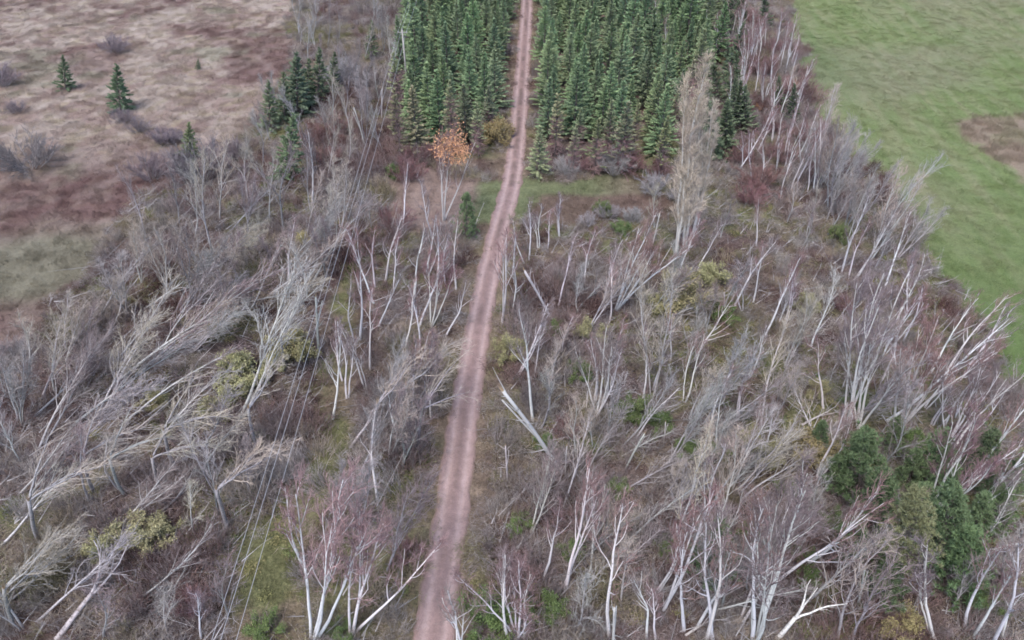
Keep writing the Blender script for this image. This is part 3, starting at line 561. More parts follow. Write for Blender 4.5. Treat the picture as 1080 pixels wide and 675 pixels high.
for j, u in enumerate(us):
    half = 1.34 + 0.7 * (fbm(along, along * 0 + (3 if u > 0 else 40), 0.8, 4, 2.0) - 0.5)
    off = u * half
    q = tp + tn * off[:, None]
    base = height(q[:, 0], q[:, 1])
    rut = np.exp(-((np.abs(off) - 0.66) / 0.30) ** 2)
    mid = np.exp(-(off / 0.30) ** 2)
    edge = smooth(0.86, 1.0, abs(u))
    rock = fbm(q[:, 0], q[:, 1], 2.6, 2, 18.0)
    z = base + 0.03 * smooth(.6, .8, rock) + 0.05 - 0.12 * rut + 0.04 * mid - 0.16 * edge + 0.035 * (fbm(q[:, 0], q[:, 1], 1.1, 3, 8.0) - 0.5)
    V.append(np.stack([q[:, 0], q[:, 1], z], 1))
    nn = fbm(q[:, 0], q[:, 1], 0.5, 4, 22.0)
    col = np.zeros((len(q), 3)) + np.array((0.275, 0.188, 0.172))
    col = mixc(col, (0.395, 0.292, 0.272), rut * (0.65 + 0.5 * nn))
    col = mixc(col, (0.175, 0.125, 0.112), mid * (0.25 + 0.9 * smooth(0.35, 0.65, nn)) * (0.45 + 0.55 * smooth(60, 75, q[:, 1])))
    col = mixc(col, (0.24, 0.175, 0.14), smooth(0.72, 1.0, abs(u)) * (0.4 + 0.6 * smooth(0.35, 0.6, nn)))
    Cc.append(col)
V = np.stack(V, 1).reshape(-1, 3); Cc = np.stack(Cc, 1).reshape(-1, 3)
F = [(i * NW + j, i * NW + j + 1, (i + 1) * NW + j + 1, (i + 1) * NW + j) for i in range(len(tp) - 1) for j in range(NW - 1)]
me = bpy.data.meshes.new('dirt_track')
me.from_pydata(V.tolist(), [], F)
me.polygons.foreach_set('use_smooth', [True] * len(me.polygons))
me.materials.append(M['track']); colour_attr(me, Cc)
kind(link('dirt_track', me), 'structure')

# ------------------------------------------------------------------ tree builders (prototype meshes about 9 m long, pointing up +Z)
def nrm(v): return v / (np.linalg.norm(v) + 1e-9)
def perp(d, R):
    a = np.cross(d, R.normal(size=3)); return nrm(a)
def path(p, d, L, n, R, wob=0.12, lift=0.0):
    """a bent line of n+1 points"""
    out = [np.array(p, float)]; d = nrm(np.array(d, float))
    for i in range(n):
        d = nrm(d + R.normal(size=3) * wob + np.array((0, 0, lift)))
        out.append(out[-1] + d * L / n)
    return np.array(out)
def at(pts, t):
    t = np.clip(t, 0, 0.9999) * (len(pts) - 1); i = int(t)
    return pts[i] + (pts[i + 1] - pts[i]) * (t - i), nrm(pts[i + 1] - pts[i])
def twigs(B, base, dirs_, n, L, r, R, spread=0.6, lift=0.25):
    """n fine twigs along the line `base`"""
    t = R.uniform(0.15, 1.0, n)
    p0 = np.array([at(base, q)[0] for q in t]); dd = np.array([at(base, q)[1] for q in t])
    d = dd + R.normal(size=(n, 3)) * spread; d[:, 2] += lift
    d /= np.linalg.norm(d, axis=1)[:, None]
    l = R.uniform(0.55, 1.15, n) * L
    p1 = p0 + d * l[:, None]
    B.cones(p0, p1, r)
    # second order
    m = n * 2
    k = R.randint(0, n, m); s = R.uniform(0.3, 0.9, m)
    q0 = p0[k] + (p1 - p0)[k] * s[:, None]
    d2 = d[k] + R.normal(size=(m, 3)) * spread * 0.9; d2[:, 2] += lift
    d2 /= np.linalg.norm(d2, axis=1)[:, None]
    B.cones(q0, q0 + d2 * (l[k] * R.uniform(0.35, 0.7, m))[:, None], r * 0.75)

def make_bare(seed, stems=1, H=9.0, limb_r=0.5, clear=0.38, limbs=11, limb_len=0.26, angle=38, rad=0.085, spread=0.0, branches=5, ntw=6, tw=0.55, lift=0.12, wob=0.07, limb_white=True, tr=0.011):
    R = np.random.RandomState(seed)
    T, C = Bld(), Bld()
    az0 = R.uniform(0, 6.28)
    for sidx in range(stems):
        az = az0 + sidx * 6.283 / max(stems, 1) + R.uniform(-.4, .4)
        sp = spread * (0.0 if sidx == 0 else R.uniform(0.6, 1.2))
        Hs = H * (1.0 if sidx == 0 else R.uniform(0.7, 0.98))
        d0 = np.array((math.cos(az) * sp, math.sin(az) * sp, 1.0))
        st = path((0.08 * math.cos(az) * (stems > 1), 0.08 * math.sin(az) * (stems > 1), -0.25), d0, Hs + 0.25, 11, R, wob, 0.02 + 0.05 * (sp > 0))
        if sidx == 0:   # keep the tip above the base
            st[:, :2] -= np.linspace(0, 1, len(st))[:, None] * st[-1, :2]
        tt = np.linspace(0, 1, len(st))
        r0 = rad * (1.0 if sidx == 0 else R.uniform(0.6, 0.9))
        T.tube(st, r0 * (1.12 - 0.98 * tt ** 0.8) + 0.006, 6)
        ga = R.uniform(0, 6.28)
        nl = max(3, int(limbs * R.uniform(0.8, 1.2)))
        for i in range(nl):
            t = clear + (0.98 - clear) * (i + R.uniform(0, .9)) / nl
            ga += 2.4 + R.uniform(-.5, .5)
            p, dd = at(st, t)
            a, b_ = perp(dd, R), None
            b_ = np.cross(dd, a)
            side = a * math.cos(ga) + b_ * math.sin(ga)
            an = math.radians(angle * R.uniform(0.6, 1.3))
            L = H * limb_len * (1.05 - 0.72 * (t - clear) / (1 - clear)) * R.uniform(0.6, 1.25)
            lp = path(p, dd * math.cos(an) + side * math.sin(an), L, 4, R, 0.13, lift)
            rl = max(0.016, r0 * (1.1 - t) * limb_r)
            (T if limb_white else C).tube(lp, np.linspace(rl, 0.012, 5), 4)
            for k in range(branches):
                q, qd = at(lp, 0.25 + 0.75 * (k + R.uniform(0, .9)) / branches)
                bd = nrm(qd + perp(qd, R) * R.uniform(0.4, 0.95) + np.array((0, 0, lift)))
                bl = L * R.uniform(0.28, 0.55) + 0.15
                bp = path(q, bd, bl, 2, R, 0.15, lift)
                C.tube(bp, (0.019, 0.014, 0.008), 3)
                twigs(C, bp, bd, ntw, tw, tr, R, 0.55, lift)
            twigs(C, lp, None, ntw, tw, tr, R, 0.55, lift)
        twigs(C, st[-4:], None, ntw * 3, tw, tr, R, 0.55, lift)
    return T, C

def make_bent(seed, H=4.6):
    """trunk snapped part way up, crown hanging over towards +X"""
    R = np.random.RandomState(seed)
    T, C, W = Bld(), Bld(), Bld()
    st = path((0, 0, -0.25), (0.02, 0, 1), H + 0.25, 6, R, 0.05)
    st[:, :2] -= np.linspace(0, 1, len(st))[:, None] * st[-1, :2]
    T.tube(st, np.linspace(0.15, 0.10, 7), 7, True)
    W.cones(np.array([(0.05 * math.cos(a), 0.05 * math.sin(a), H - 0.1) for a in np.arange(7)]), np.array([(0.09 * math.cos(a), 0.08 * math.sin(a), H + R.uniform(.15, .55)) for a in np.arange(7)]), 0.035)
    for s_ in range(3):
        az = R.normal() * 0.45
        top = path((0, 0, H - 0.15), (math.cos(az), math.sin(az), 1.0 - 0.25 * s_), R.uniform(3.6, 5.0), 8, R, 0.07, -0.035)
        T.tube(top, np.linspace(0.085, 0.012, 9), 5)
        for i in range(11):
            q, qd = at(top, 0.15 + 0.85 * i / 11 + R.uniform(0, .05))
            lp = path(q, nrm(qd + perp(qd, R) * R.uniform(0.3, 0.75)), R.uniform(0.7, 1.9), 3, R, 0.16, -0.02)
            C.tube(lp, (0.02, 0.014, 0.010, 0.006), 3)
            twigs(C, lp, None, 8, 0.55, 0.012, R, 0.4, 0.05)
    return T, C, W

def make_stub(seed, H=4.5):
    R = np.random.RandomState(seed)
    T, W = Bld(), Bld()
    st = path((0, 0, -0.25), (0, 0, 1), H + 0.25, 6, R, 0.022)
    st[:, :2] -= np.linspace(0, 1, len(st))[:, None] * st[-1, :2]
    T.tube(st, np.linspace(0.13, 0.085, 7), 7, True)
    for i in range(7):
        q, qd = at(st, R.uniform(0.3, 0.97))
        T.tube(path(q, nrm(qd * R.uniform(.5, 1.6) + perp(qd, R)), R.uniform(0.3, 1.5), 3, R, 0.14), (0.035, 0.024, 0.015, 0.007), 4)
    fk = path(at(st, .45)[0], nrm(np.array((.22, .1, 1.0))), H * .5, 4, R, .05); T.tube(fk, np.linspace(.07, .035, 5), 6, True)
    W.cones(np.array([(0.045 * math.cos(a), 0.045 * math.sin(a), H - 0.12) for a in np.arange(6)]), np.array([(0.07 * math.cos(a), 0.07 * math.sin(a), H + R.uniform(.1, .5)) for a in np.arange(6)]), 0.035)
    return T, W

def make_log(seed, L=5.0):
    R = np.random.RandomState(seed)
    T, C = Bld(), Bld()
    st = path((0, 0, -0.2), (0, 0, 1), L * .45, 4, R, 0.08)
    T.tube(st, np.linspace(0.17, 0.12, 5), 7, True)
    for s_ in range(3):
        az = 2.1 * s_ + R.uniform(0, 1)
        lp = path(st[-1] * (1 - .08 * s_), (0.28 * math.cos(az), 0.28 * math.sin(az), 1), L * R.uniform(.5, .62), 6, R, 0.13)
        T.tube(lp, np.linspace(0.085, 0.02, 7), 5)
        for i in range(4):
            q, qd = at(lp, R.uniform(.3, .95))
            bp = path(q, nrm(qd + perp(qd, R) * .6), R.uniform(.5, 1.2), 2, R, .2)
            C.tube(bp, (0.022, 0.015, 0.008), 3)
            twigs(C, bp, None, 3, .5, .012, R, .4, 0)
    return T, C

def make_spruce(seed, H=10.0, Rb=1.55, low=0.06, dead=0.0, dens=1.0, wide=0.09, brl=0.42):
    R = np.random.RandomState(seed)
    T, C, D = Bld(), Bld(), Bld()
    st = path((0, 0, -0.3), (0, 0, 1), H * 0.985 + 0.3, 8, R, 0.012)
    st[:, :2] -= np.linspace(0, 1, len(st))[:, None] * st[-1, :2]
    T.tube(st, np.linspace(0.15, 0.012, 9), 6)
    z = low * H; ga = 0
    P0, P1, Wd = [], [], []
    while z < H * 0.985:
        t = z / H
        nb = 6 if t < .8 else 5
        for k in range(nb):
            ga += 6.283 / nb + R.uniform(-.3, .3)
            L = (Rb * (1 - t) ** 0.88 + 0.06) * R.uniform(0.62, 1.15)
            el = -0.10 + 0.85 * t + R.uniform(-.22, .22)
            d = np.array((math.cos(ga) * math.cos(el), math.sin(ga) * math.cos(el), math.sin(el)))
            p = np.array((0, 0, z + R.uniform(-.26, .26))) + np.array((at(st, t)[0][0], at(st, t)[0][1], 0))
            if t < dead:
                if R.rand() < 0.85:
                    bp = path(p, d, L * R.uniform(.6, 1.0), 2, R, .1)
                    D.tube(bp, (0.022, 0.016, 0.008), 3)
                    twigs(D, bp, None, 22, .45, .015, R, .55, 0)
                if R.rand() > (t / dead) ** 2 * .75: continue
            tip = p + d * L + np.array((0, 0, 0.10 * L))
            T.tube([p, (p + tip) / 2 + np.array((0, 0, -.03 * L)), tip], (0.02, 0.012, 0.005), 3)
            n = max(4, int((7 + 9 * L) * dens))
            s = R.uniform(0.22, 1.0, n) ** 0.8
            q0 = p + (tip - p) * s[:, None]
            sd = np.stack([d + np.cross(d, (0, 0, 1)) * x + np.array((0, 0, y)) for x, y in zip(R.normal(size=n) * .85, R.normal(size=n) * .22 + .12)])
            sd /= np.linalg.norm(sd, axis=1)[:, None]
            l = brl * R.uniform(.55, 1.15, n) * (0.55 + 0.45 * (1 - t))
            P0.append(q0 - sd * .05); P1.append(q0 + sd * l[:, None]); Wd.append(wide * R.uniform(.75, 1.25, n))
        z += 0.31 + 0.10 * R.rand()
    # leader
    n = 10
    P0.append(np.array([(0, 0, H * .93 + .05 * i) for i in range(n)]))
    P1.append(np.array([(R.normal() * .12, R.normal() * .12, H * .95 + .07 * i) for i in range(n)])); Wd.append(np.full(n, .05))
    C.sprays(np.concatenate(P0), np.concatenate(P1), np.concatenate(Wd), .8)
    return T, C, D

def make_pine(seed, H=6.0, low=.12, reach=1.9):
    """soft-needled pine: open whorls carrying round tufts"""
    R = np.random.RandomState(seed)
    T, C = Bld(), Bld()
    st = path((0, 0, -0.3), (0, 0, 1), H * .97 + 0.3, 8, R, 0.03)
    st[:, :2] -= np.linspace(0, 1, len(st))[:, None] * st[-1, :2]
    T.tube(st, np.linspace(0.13, 0.015, 9), 6)
    P0, P1 = [], []
    z = low * H; ga = 0
    while z < H * .98:
        t = z / H
        for k in range(6):
            ga += 6.283 / 6 + R.uniform(-.3, .3)
            L = reach * ((1 - t) / (1 - low)) ** .95 * R.uniform(.65, 1.15) * (.55 + .45 * min(1, t / .3)) + .15
            el = 0.15 + .5 * t
            d = np.array((math.cos(ga) * math.cos(el), math.sin(ga) * math.cos(el), math.sin(el)))
            bp = path((0, 0, z), d, L, 3, R, .1, .06)
            T.tube(bp, (.022, .016, .01, .006), 3)
            for j in range(3 + int(2.2 * L)):
                q, qd = at(bp, R.uniform(.35, 1))
                q = q + R.normal(size=3) * .12
                n = 20
                dd = qd * .9 + R.normal(size=(n, 3)) * .75 + np.array((0, 0, .35))
                dd /= np.linalg.norm(dd, axis=1)[:, None]
                P0.append(np.repeat(q[None], n, 0)); P1.append(q + dd * R.uniform(.18, .34, n)[:, None])
        z += .42 + .1 * R.rand()
    C.sprays(np.concatenate(P0), np.concatenate(P1), .024, .9)
    return T, C

def make_shrub(seed, leafy=False):
    """dome of stems about 1 m in radius"""
    R = np.random.RandomState(seed)
    T, C = Bld(), Bld()
    P = []
    for i in range(26 if not leafy else 16):
        az, rr = R.uniform(0, 6.28), math.sqrt(R.rand()) * 1.0
        d = np.array((math.cos(az) * rr * .85, math.sin(az) * rr * .85, 1.0 - .35 * rr))
        bp = path((math.cos(az) * rr * .25, math.sin(az) * rr * .25, -.1), d, R.uniform(1.1, 1.6), 4, R, .1, .02)
        T.tube(bp, (.026, .02, .015, .010, .005), 4)
        twigs(C if not leafy else T, bp, None, 22 if not leafy else 6, .42, .010, R, .5, .2)
        for k in range(3):
            q, qd = at(bp, R.uniform(.35, .9))
            sp = path(q, nrm(qd + perp(qd, R) * .6), R.uniform(.4, .7), 2, R, .15, .05)
            T.tube(sp, (.012, .009, .005), 3)
            if not leafy: twigs(C, sp, None, 10, .32, .009, R, .5, .2)
            P.append(sp)
        P.append(bp)
    if leafy:
        P0, P1 = [], []
        for sp in P:
            n = 90
            q = np.array([at(sp, t)[0] for t in R.uniform(.3, 1, n)]) + R.normal(size=(n, 3)) * .10
            d = R.normal(size=(n, 3)) + np.array((0, 0, .4)); d /= np.linalg.norm(d, axis=1)[:, None]
            P0.append(q); P1.append(q + d * R.uniform(.07, .15, n)[:, None])
        C.sprays(np.concatenate(P0), np.concatenate(P1), .030, .3)
    return T, C

# ------------------------------------------------------------------ prototype mesh library
def pair(TC, tm, cm, nm):
    return [('trunk', TC[0].build(nm + '_trunk', M[tm], True)), ('crown', TC[1].build(nm + '_crown', M[cm]))]
LIB = {}
LIB['birch'] = [pair(make_bare(100 + i, 1, limbs=9 + i % 4, angle=30 + 4 * (i % 4), clear=.34 + .05 * (i % 3), limb_len=.24 + .03 * (i % 2), branches=4, ntw=4, rad=.10, lift=.26, wob=.05), 'birch_bark', 'twig', 'birch') for i in range(7)]
LIB['fork'] = [pair(make_bare(150 + i, 2, limbs=8, angle=30, clear=.4, limb_len=.24, branches=4, ntw=4, rad=.095, spread=.20, lift=.26, wob=.055), 'birch_bark', 'twig', 'forked_birch') for i in range(3)]
LIB['clump'] = [pair(make_bare(200 + i, 4 + i % 2, limbs=8, angle=32, clear=.36, limb_len=.25, branches=4, ntw=8, rad=.092, spread=.26, tr=.010, lift=.26, wob=.05), 'birch_bark', 'twig', 'birch_clump') for i in range(4)]
LIB['grey'] = [pair(make_bare(300 + i, 1 + (i % 3 == 0), limbs=17, angle=28, clear=.22, limb_len=.30, branches=5, ntw=3, tw=.6, rad=.085, spread=.2, limb_white=True, lift=.16, tr=.012), 'bark', 'twig', 'grey_tree') for i in range(6)]
LIB['poplar'] = [pair(make_bare(400 + i, 3, H=17.0, limbs=24, angle=24, clear=.14, limb_len=.15, branches=6, ntw=7, tw=.6, rad=.14, spread=.075, lift=.22, tr=.013, limb_r=.22), 'birch_bark', 'twig', 'poplar') for i in range(2)]
Rl = np.random.RandomState(31)
Bl = Bld()
u_ = Rl.normal(size=(1500, 3)); u_ /= np.linalg.norm(u_, axis=1)[:, None]
u_[:, 2] = np.abs(u_[:, 2]) * 1.0 + .12
p_ = u_ * (Rl.uniform(.2, 1.0, 1500) ** .5 * (1 + .25 * np.sin(u_[:, 0] * 5 + u_[:, 1] * 4)))[:, None] * np.array((1.9, 1.9, 2.5)) * (1 + Rl.normal(size=(1500, 1)) * .13) + np.array((0.2, 0, 6.6))
d_ = Rl.normal(size=(1500, 3)); d_ /= np.linalg.norm(d_, axis=1)[:, None]
Bl.sprays(p_, p_ + d_ * .18, .055, .3)
ORANGE = Bl.build('orange_leaves', M['leaf'])
LIB['fallen'] = [pair(make_bare(500 + i, 1 + (i % 2), limbs=17, angle=24, clear=.30, limb_len=.30, branches=4, ntw=3, tw=.55, rad=.092, spread=.16, lift=.10, tr=.013, limb_r=.5, wob=.045), 'bark', 'twig', 'fallen_tree') for i in range(5)]
LIB['log'] = [pair(make_log(600 + i), 'bark', 'twig', 'fallen_log') for i in range(3)]
LIB['bent'] = []
for i in range(3):
    t_, c_, w_ = make_bent(700 + i)
    LIB['bent'].append([('trunk', t_.build('bent_trunk', M['bark'], True)), ('crown', c_.build('bent_crown', M['twig'])), ('torn_wood', w_.build('torn_wood', M['torn']))])
LIB['stub'] = []
for i in range(3):
    t_, w_ = make_stub(750 + i)
    LIB['stub'].append([('trunk', t_.build('stub_trunk', M['birch_bark'], True)), ('torn_wood', w_.build('torn_wood', M['torn']))])
def spruce_parts(a):
    p = [('trunk', a[0].build('spruce_trunk', M['bark'], True)), ('crown', a[1].build('spruce_crown', M['needle']))]
    if a[2].n: p.append(('dead_branches', a[2].build('spruce_dead_branches', M['twig'])))
    return p
LIB['spruce'] = [spruce_parts(make_spruce(800 + i, Rb=2.3 + .25 * (i % 3), wide=.10, brl=.46, dens=2.4)) for i in range(6)]
LIB['edgespruce'] = [spruce_parts(make_spruce(830 + i, Rb=2.2, dens=1.8, wide=.10, brl=.46, low=.06, dead=.55 + .1 * i)) for i in range(3)]
LIB['fieldspruce'] = [spruce_parts(make_spruce(850 + i, H=6.0, Rb=1.75, low=.01, dens=2.2, wide=.11, brl=.42)) for i in range(2)]
LIB['darkspruce'] = [spruce_parts(make_spruce(870 + i, H=7.0, Rb=1.7, low=.03, dens=1.6, wide=.11, brl=.42)) for i in range(3)]
LIB['pine'] = [pair(make_pine(900 + i), 'bark', 'needle', 'pine') for i in range(4)]
LIB['tallpine'] = [pair(make_pine(920, 12.0, .45, 2.1), 'bark', 'needle', 'tall_pine')]
LIB['twig'] = [pair(make_shrub(950 + i), 'twig', 'twig', 'shrub') for i in range(4)]
LIB['leafy'] = [pair(make_shrub(970 + i, True), 'twig', 'leaf', 'leafy_shrub') for i in range(4)]
for k in ('twig', 'leafy'):
    LIB[k] = [[('stems', a[0][1]), ('twigs' if k == 'twig' else 'foliage', a[1][1])] for a in LIB[k]]
LEN = dict(birch=9, fork=9, clump=9, grey=9, poplar=17, fallen=9, log=5, bent=4.6, stub=4.5, spruce=10, edgespruce=10, fieldspruce=6, darkspruce=7, pine=6, tallpine=12)

rnd = random.Random(5)
def jit(c, a=0.12, h=0.04):
    k = 1 + rnd.uniform(-a, a)
    return tuple(max(0.0, v * k * (1 + rnd.uniform(-h, h))) for v in c) + (1.0,)
THINGS = []
def place(name, proto, loc, quat, scale, colours, info):
    e = link(name, None)
    e.empty_display_size = 0.5
    e.location = loc
    e.rotation_mode = 'QUATERNION'
    e.rotation_quaternion = quat
    e.scale = scale if isinstance(scale, tuple) else (scale,) * 3
    for pn, me_ in proto:
        o = bpy.data.objects.new(pn, me_)
        COL.objects.link(o)
        o.parent = e
        o.color = colours.get(pn, (0.5, 0.5, 0.5, 1))
    info.update(obj=e, x=loc[0], y=loc[1])
    THINGS.append(info)
    return e

# colours of bark and twigs
WHITE, PALE, GREYB, DARKB = (0.84, 0.81, 0.81), (0.55, 0.53, 0.52), (0.36, 0.35, 0.355), (0.20, 0.17, 0.155)
TW_RED, TW_MAUVE, TW_GREY, TW_BEIGE, TW_TAN = (0.30, 0.19, 0.185), (0.275, 0.22, 0.215), (0.36, 0.335, 0.32), (0.43, 0.375, 0.315), (0.40, 0.33, 0.27)
TORN = (1, 1, 1, 1)
NAMES = dict(birch='birch_tree', fork='birch_tree', clump='birch_clump', grey='bare_tree', poplar='poplar_tree', fallen='fallen_tree', log='fallen_log', bent='snapped_tree', stub='broken_trunk',
             fieldspruce='spruce_tree', darkspruce='spruce_tree', pine='pine_tree')
for k, rows in TREES.items():
    for i, (bx, by, tx, ty, tz) in enumerate(rows):
        bz = z_at(bx, by)
        base, tip = Vector((bx, by, bz)), Vector((tx, ty, tz))
        ax = tip - base
        L = ax.length
        lib = k
        if k == 'birch' and i % 4 == 1: lib = 'fork'
        if k == 'pine' and i == 0: lib = 'tallpine'
        proto = LIB[lib][(i * 3 + i // 5) % len(LIB[lib])]
        q = Vector((0, 0, 1)).rotation_difference(ax.normalized())
        spin = rnd.uniform(0, 6.28)
        if k == 'bent': spin = math.radians(58 + rnd.uniform(-20, 20))
        q = q @ Quaternion((0, 0, 1), spin)
        s = L / LEN[lib]
        w = s ** 0.6 if lib in ('birch', 'fork', 'grey', 'fallen', 'clump') else s * .62 if lib == 'stub' else s * .8 if lib == 'log' else s        # slim trees keep their girth
        if lib == 'fieldspruce': w = s
        cols = {}
        if k in ('birch', 'clump'):
            cols['trunk'] = jit(WHITE, .10)
            far_red = by > 80 and bx > 20
            cols['crown'] = jit(TW_RED if (far_red or rnd.random() < .45) else TW_MAUVE)
            look = 'white birch with reddish twigs' if cols['crown'][0] > 1.45 * cols['crown'][2] else 'white birch'
            if k == 'clump': look = 'many-stemmed white birch'
            if k == 'clump' and i in (2, 9): look = 'many-stemmed white birch with reddish twigs'; cols['crown'] = jit((0.35, 0.235, 0.24), .05)
            if k == 'clump' and i == 5:
                look = 'many-stemmed white birch with orange crown'; cols['crown'] = jit(TW_RED)
        elif k == 'poplar': cols['trunk'] = jit((0.72, 0.67, 0.62)); cols['crown'] = jit((0.56, 0.475, 0.395), .05); look = 'tall pale feathery poplar'
        elif k == 'grey':
            b_ = rnd.random() * (.75 if bx > -14 else 1.0)
            cols['trunk'] = jit(PALE if b_ < .45 else GREYB); cols['crown'] = jit(((0.42, 0.36, 0.30) if bx > -14 else TW_BEIGE) if b_ < .3 else TW_GREY if b_ < .65 else TW_MAUVE)
            look = 'pale feathery bare tree' if b_ < .3 else 'grey bare tree' if b_ < .65 else 'mauve twiggy bare tree'
        elif k == 'fallen': cols['trunk'] = jit(PALE if i % 3 else GREYB); cols['crown'] = jit(TW_MAUVE if i % 3 == 1 else TW_GREY if i % 2 else TW_BEIGE); look = 'blown-down grey tree' if i % 2 else 'blown-down pale tree'
        elif k == 'log': cols['trunk'] = jit(PALE if i != 5 else WHITE); cols['crown'] = jit(TW_GREY); look = 'bare fallen grey trunk' if i != 5 else 'thick white fallen trunk'
        elif k == 'bent': cols['trunk'] = jit(GREYB); cols['crown'] = jit(TW_BEIGE); cols['torn_wood'] = TORN; look = 'snapped grey tree with crown hanging over'
        elif k == 'stub': cols['trunk'] = jit(PALE); cols['torn_wood'] = TORN; look = 'broken pale trunk without crown'
        elif k == 'fieldspruce': cols['trunk'] = jit(DARKB); cols['crown'] = jit((0.10, 0.13, 0.08) if i != 2 else (0.15, 0.175, 0.085)); look = 'bushy green spruce'
        elif k == 'darkspruce': cols['trunk'] = jit(DARKB); cols['crown'] = jit((0.115, 0.145, 0.085), .22); look = 'dark green spruce'
        elif k == 'pine': cols['trunk'] = jit(DARKB); cols['crown'] = jit((0.135, 0.185, 0.092) if i else (0.21, 0.21, 0.115), .2); look = 'soft green pine'
        horiz = math.hypot(tx - bx, ty - by) / max(L, .1)
        lean = None
        if k in ('birch', 'clump', 'grey', 'stub', 'poplar'):
            lx = (tx - bx) / L
            lean = 'leaning right' if lx > .2 else 'leaning left' if lx < -.2 else 'standing upright'
        cat = {'log': 'fallen trunk', 'stub': 'tree trunk'}.get(k, 'tree')
        if k == 'clump' and i == 5: proto = proto + [('foliage', ORANGE)]; cols['foliage'] = (0.58, 0.31, 0.17, 1)
        place(NAMES[k], proto, base, q, (w, w, s), cols, dict(look=look, lean=lean, cat=cat, kind=k))

# shrubs
SC = dict(mauve=(0.245, 0.205, 0.215), red=(0.25, 0.145, 0.14), pale=(0.36, 0.335, 0.325), olive=(0.31, 0.285, 0.15), yellow=(0.31, 0.26, 0.13), green=(0.13, 0.175, 0.065), orange=(0.34, 0.165, 0.08))
for i, (k, x, y, r, c) in enumerate(SHRUBS):
    proto = LIB[k][i % 4]
    q = Quaternion((0, 0, 1), rnd.uniform(0, 6.28))
    cc = jit(SC[c], .1)
    st = jit(TW_GREY if c in ('mauve', 'pale') else TW_MAUVE)
    look = {'mauve': 'rounded mauve-grey bare shrub', 'red': 'reddish twiggy bare shrub', 'pale': 'pale grey bare shrub', 'olive': 'olive yellow leafy shrub', 'yellow': 'yellow leafy shrub', 'green': 'green leafy bush', 'orange': 'orange leafy shrub'}[c]
    place('shrub', proto, (x, y, z_at(x, y)), q, (r * .95, r * .95, r * rnd.uniform(.85, 1.1)), {'stems': st, 'twigs': cc, 'foliage': cc}, dict(look=look, lean=None, cat='shrub', kind='shrub'))

# ------------------------------------------------------------------ spruce plantation in rows
ORD = ['first', 'second', 'third', 'fourth', 'fifth', 'sixth', 'seventh', 'eighth', 'ninth', 'tenth', 'eleventh', 'twelfth', 'thirteenth', 'fourteenth', 'fifteenth', 'sixteenth', 'seventeenth', 'eighteenth', 'nineteenth']
TENS = {20: ('twentieth', 'twenty'), 30: ('thirtieth', 'thirty'), 40: ('fortieth', 'forty'), 50: ('fiftieth', 'fifty'), 60: ('sixtieth', 'sixty'), 70: ('seventieth', 'seventy'), 80: ('eightieth', 'eighty')}
def ordinal(n):
    if n <= 19: return ORD[n - 1]
    t, u = n // 10 * 10, n % 10
    return TENS[t][0] if not u else TENS[t][1] + '-' + ORD[u - 1]
tline = sorted((p[1], p[0]) for p in TRACK)
def track_x(y): return float(np.interp(y, [t[0] for t in tline], [t[1] for t in tline]))
DX, DY = 3.5, 5.0
nsp = 0
SPRUCE_MAX = 320
cands = []
for side, zn in ((-1, 'spruceL'), (1, 'spruceR')):
    for r_ in range(17):
        for c_ in range(14):
            y = 83.0 + r_ * DY
            x = track_x(y) + side * (3.9 + c_ * DX + (r_ % 2) * 1.3)
            if not bool(inside(ZONES[zn], np.array([x]), np.array([y]))[0]) : continue
            cands.append((side, r_, c_, x + rnd.uniform(-.75, .75), y + rnd.uniform(-.9, .9)))
first = {}
for t in cands: first[t[0], t[2]] = min(first.get((t[0], t[2]), 99), t[1])
cands = [(t[0], t[1] - first[t[0], t[2]] if t[1] < 6 else t[1], t[2], t[3], t[4], t[1] - first[t[0], t[2]]) for t in cands]
cands.sort(key=lambda t: (t[1], t[2]))
rear = []
for side, r_, c_, x, y, rank in cands:
    h = 9.0 * rnd.uniform(.72, 1.16)
    edge = r_ == 0 or (r_ == 1 and rnd.random() < .6)
    lib = 'edgespruce' if edge and rnd.random() < .92 else 'spruce'
    s = h / 10.0
    col = jit((0.180, 0.240, 0.125), .26, .08) if not edge else jit((0.225, 0.235, 0.135), .25, .08)
    q = Quaternion((0, 0, 1), rnd.uniform(0, 6.28))
    proto = LIB[lib][rnd.randrange(len(LIB[lib]))]
    if nsp < SPRUCE_MAX:
        e = place('spruce_tree', proto, (x, y, z_at(x, y)), q, (s * rnd.uniform(.9, 1.12),) * 2 + (s,), {'trunk': jit(DARKB), 'crown': col, 'dead_branches': jit((0.33, 0.22, 0.21))}, dict(kind='plantation'))
        blk = 'left' if side < 0 else 'right'
        tag(e, 'plantation spruce %s of the track, %s planted line out from it, %s tree from front' % (blk, ordinal(c_ + 1), ordinal(rank + 1)), 'tree', 'spruces planted in rows')
        nsp += 1
    else: rear.append((x, y, s, col))
print('plantation spruces', nsp, 'rear', len(rear))

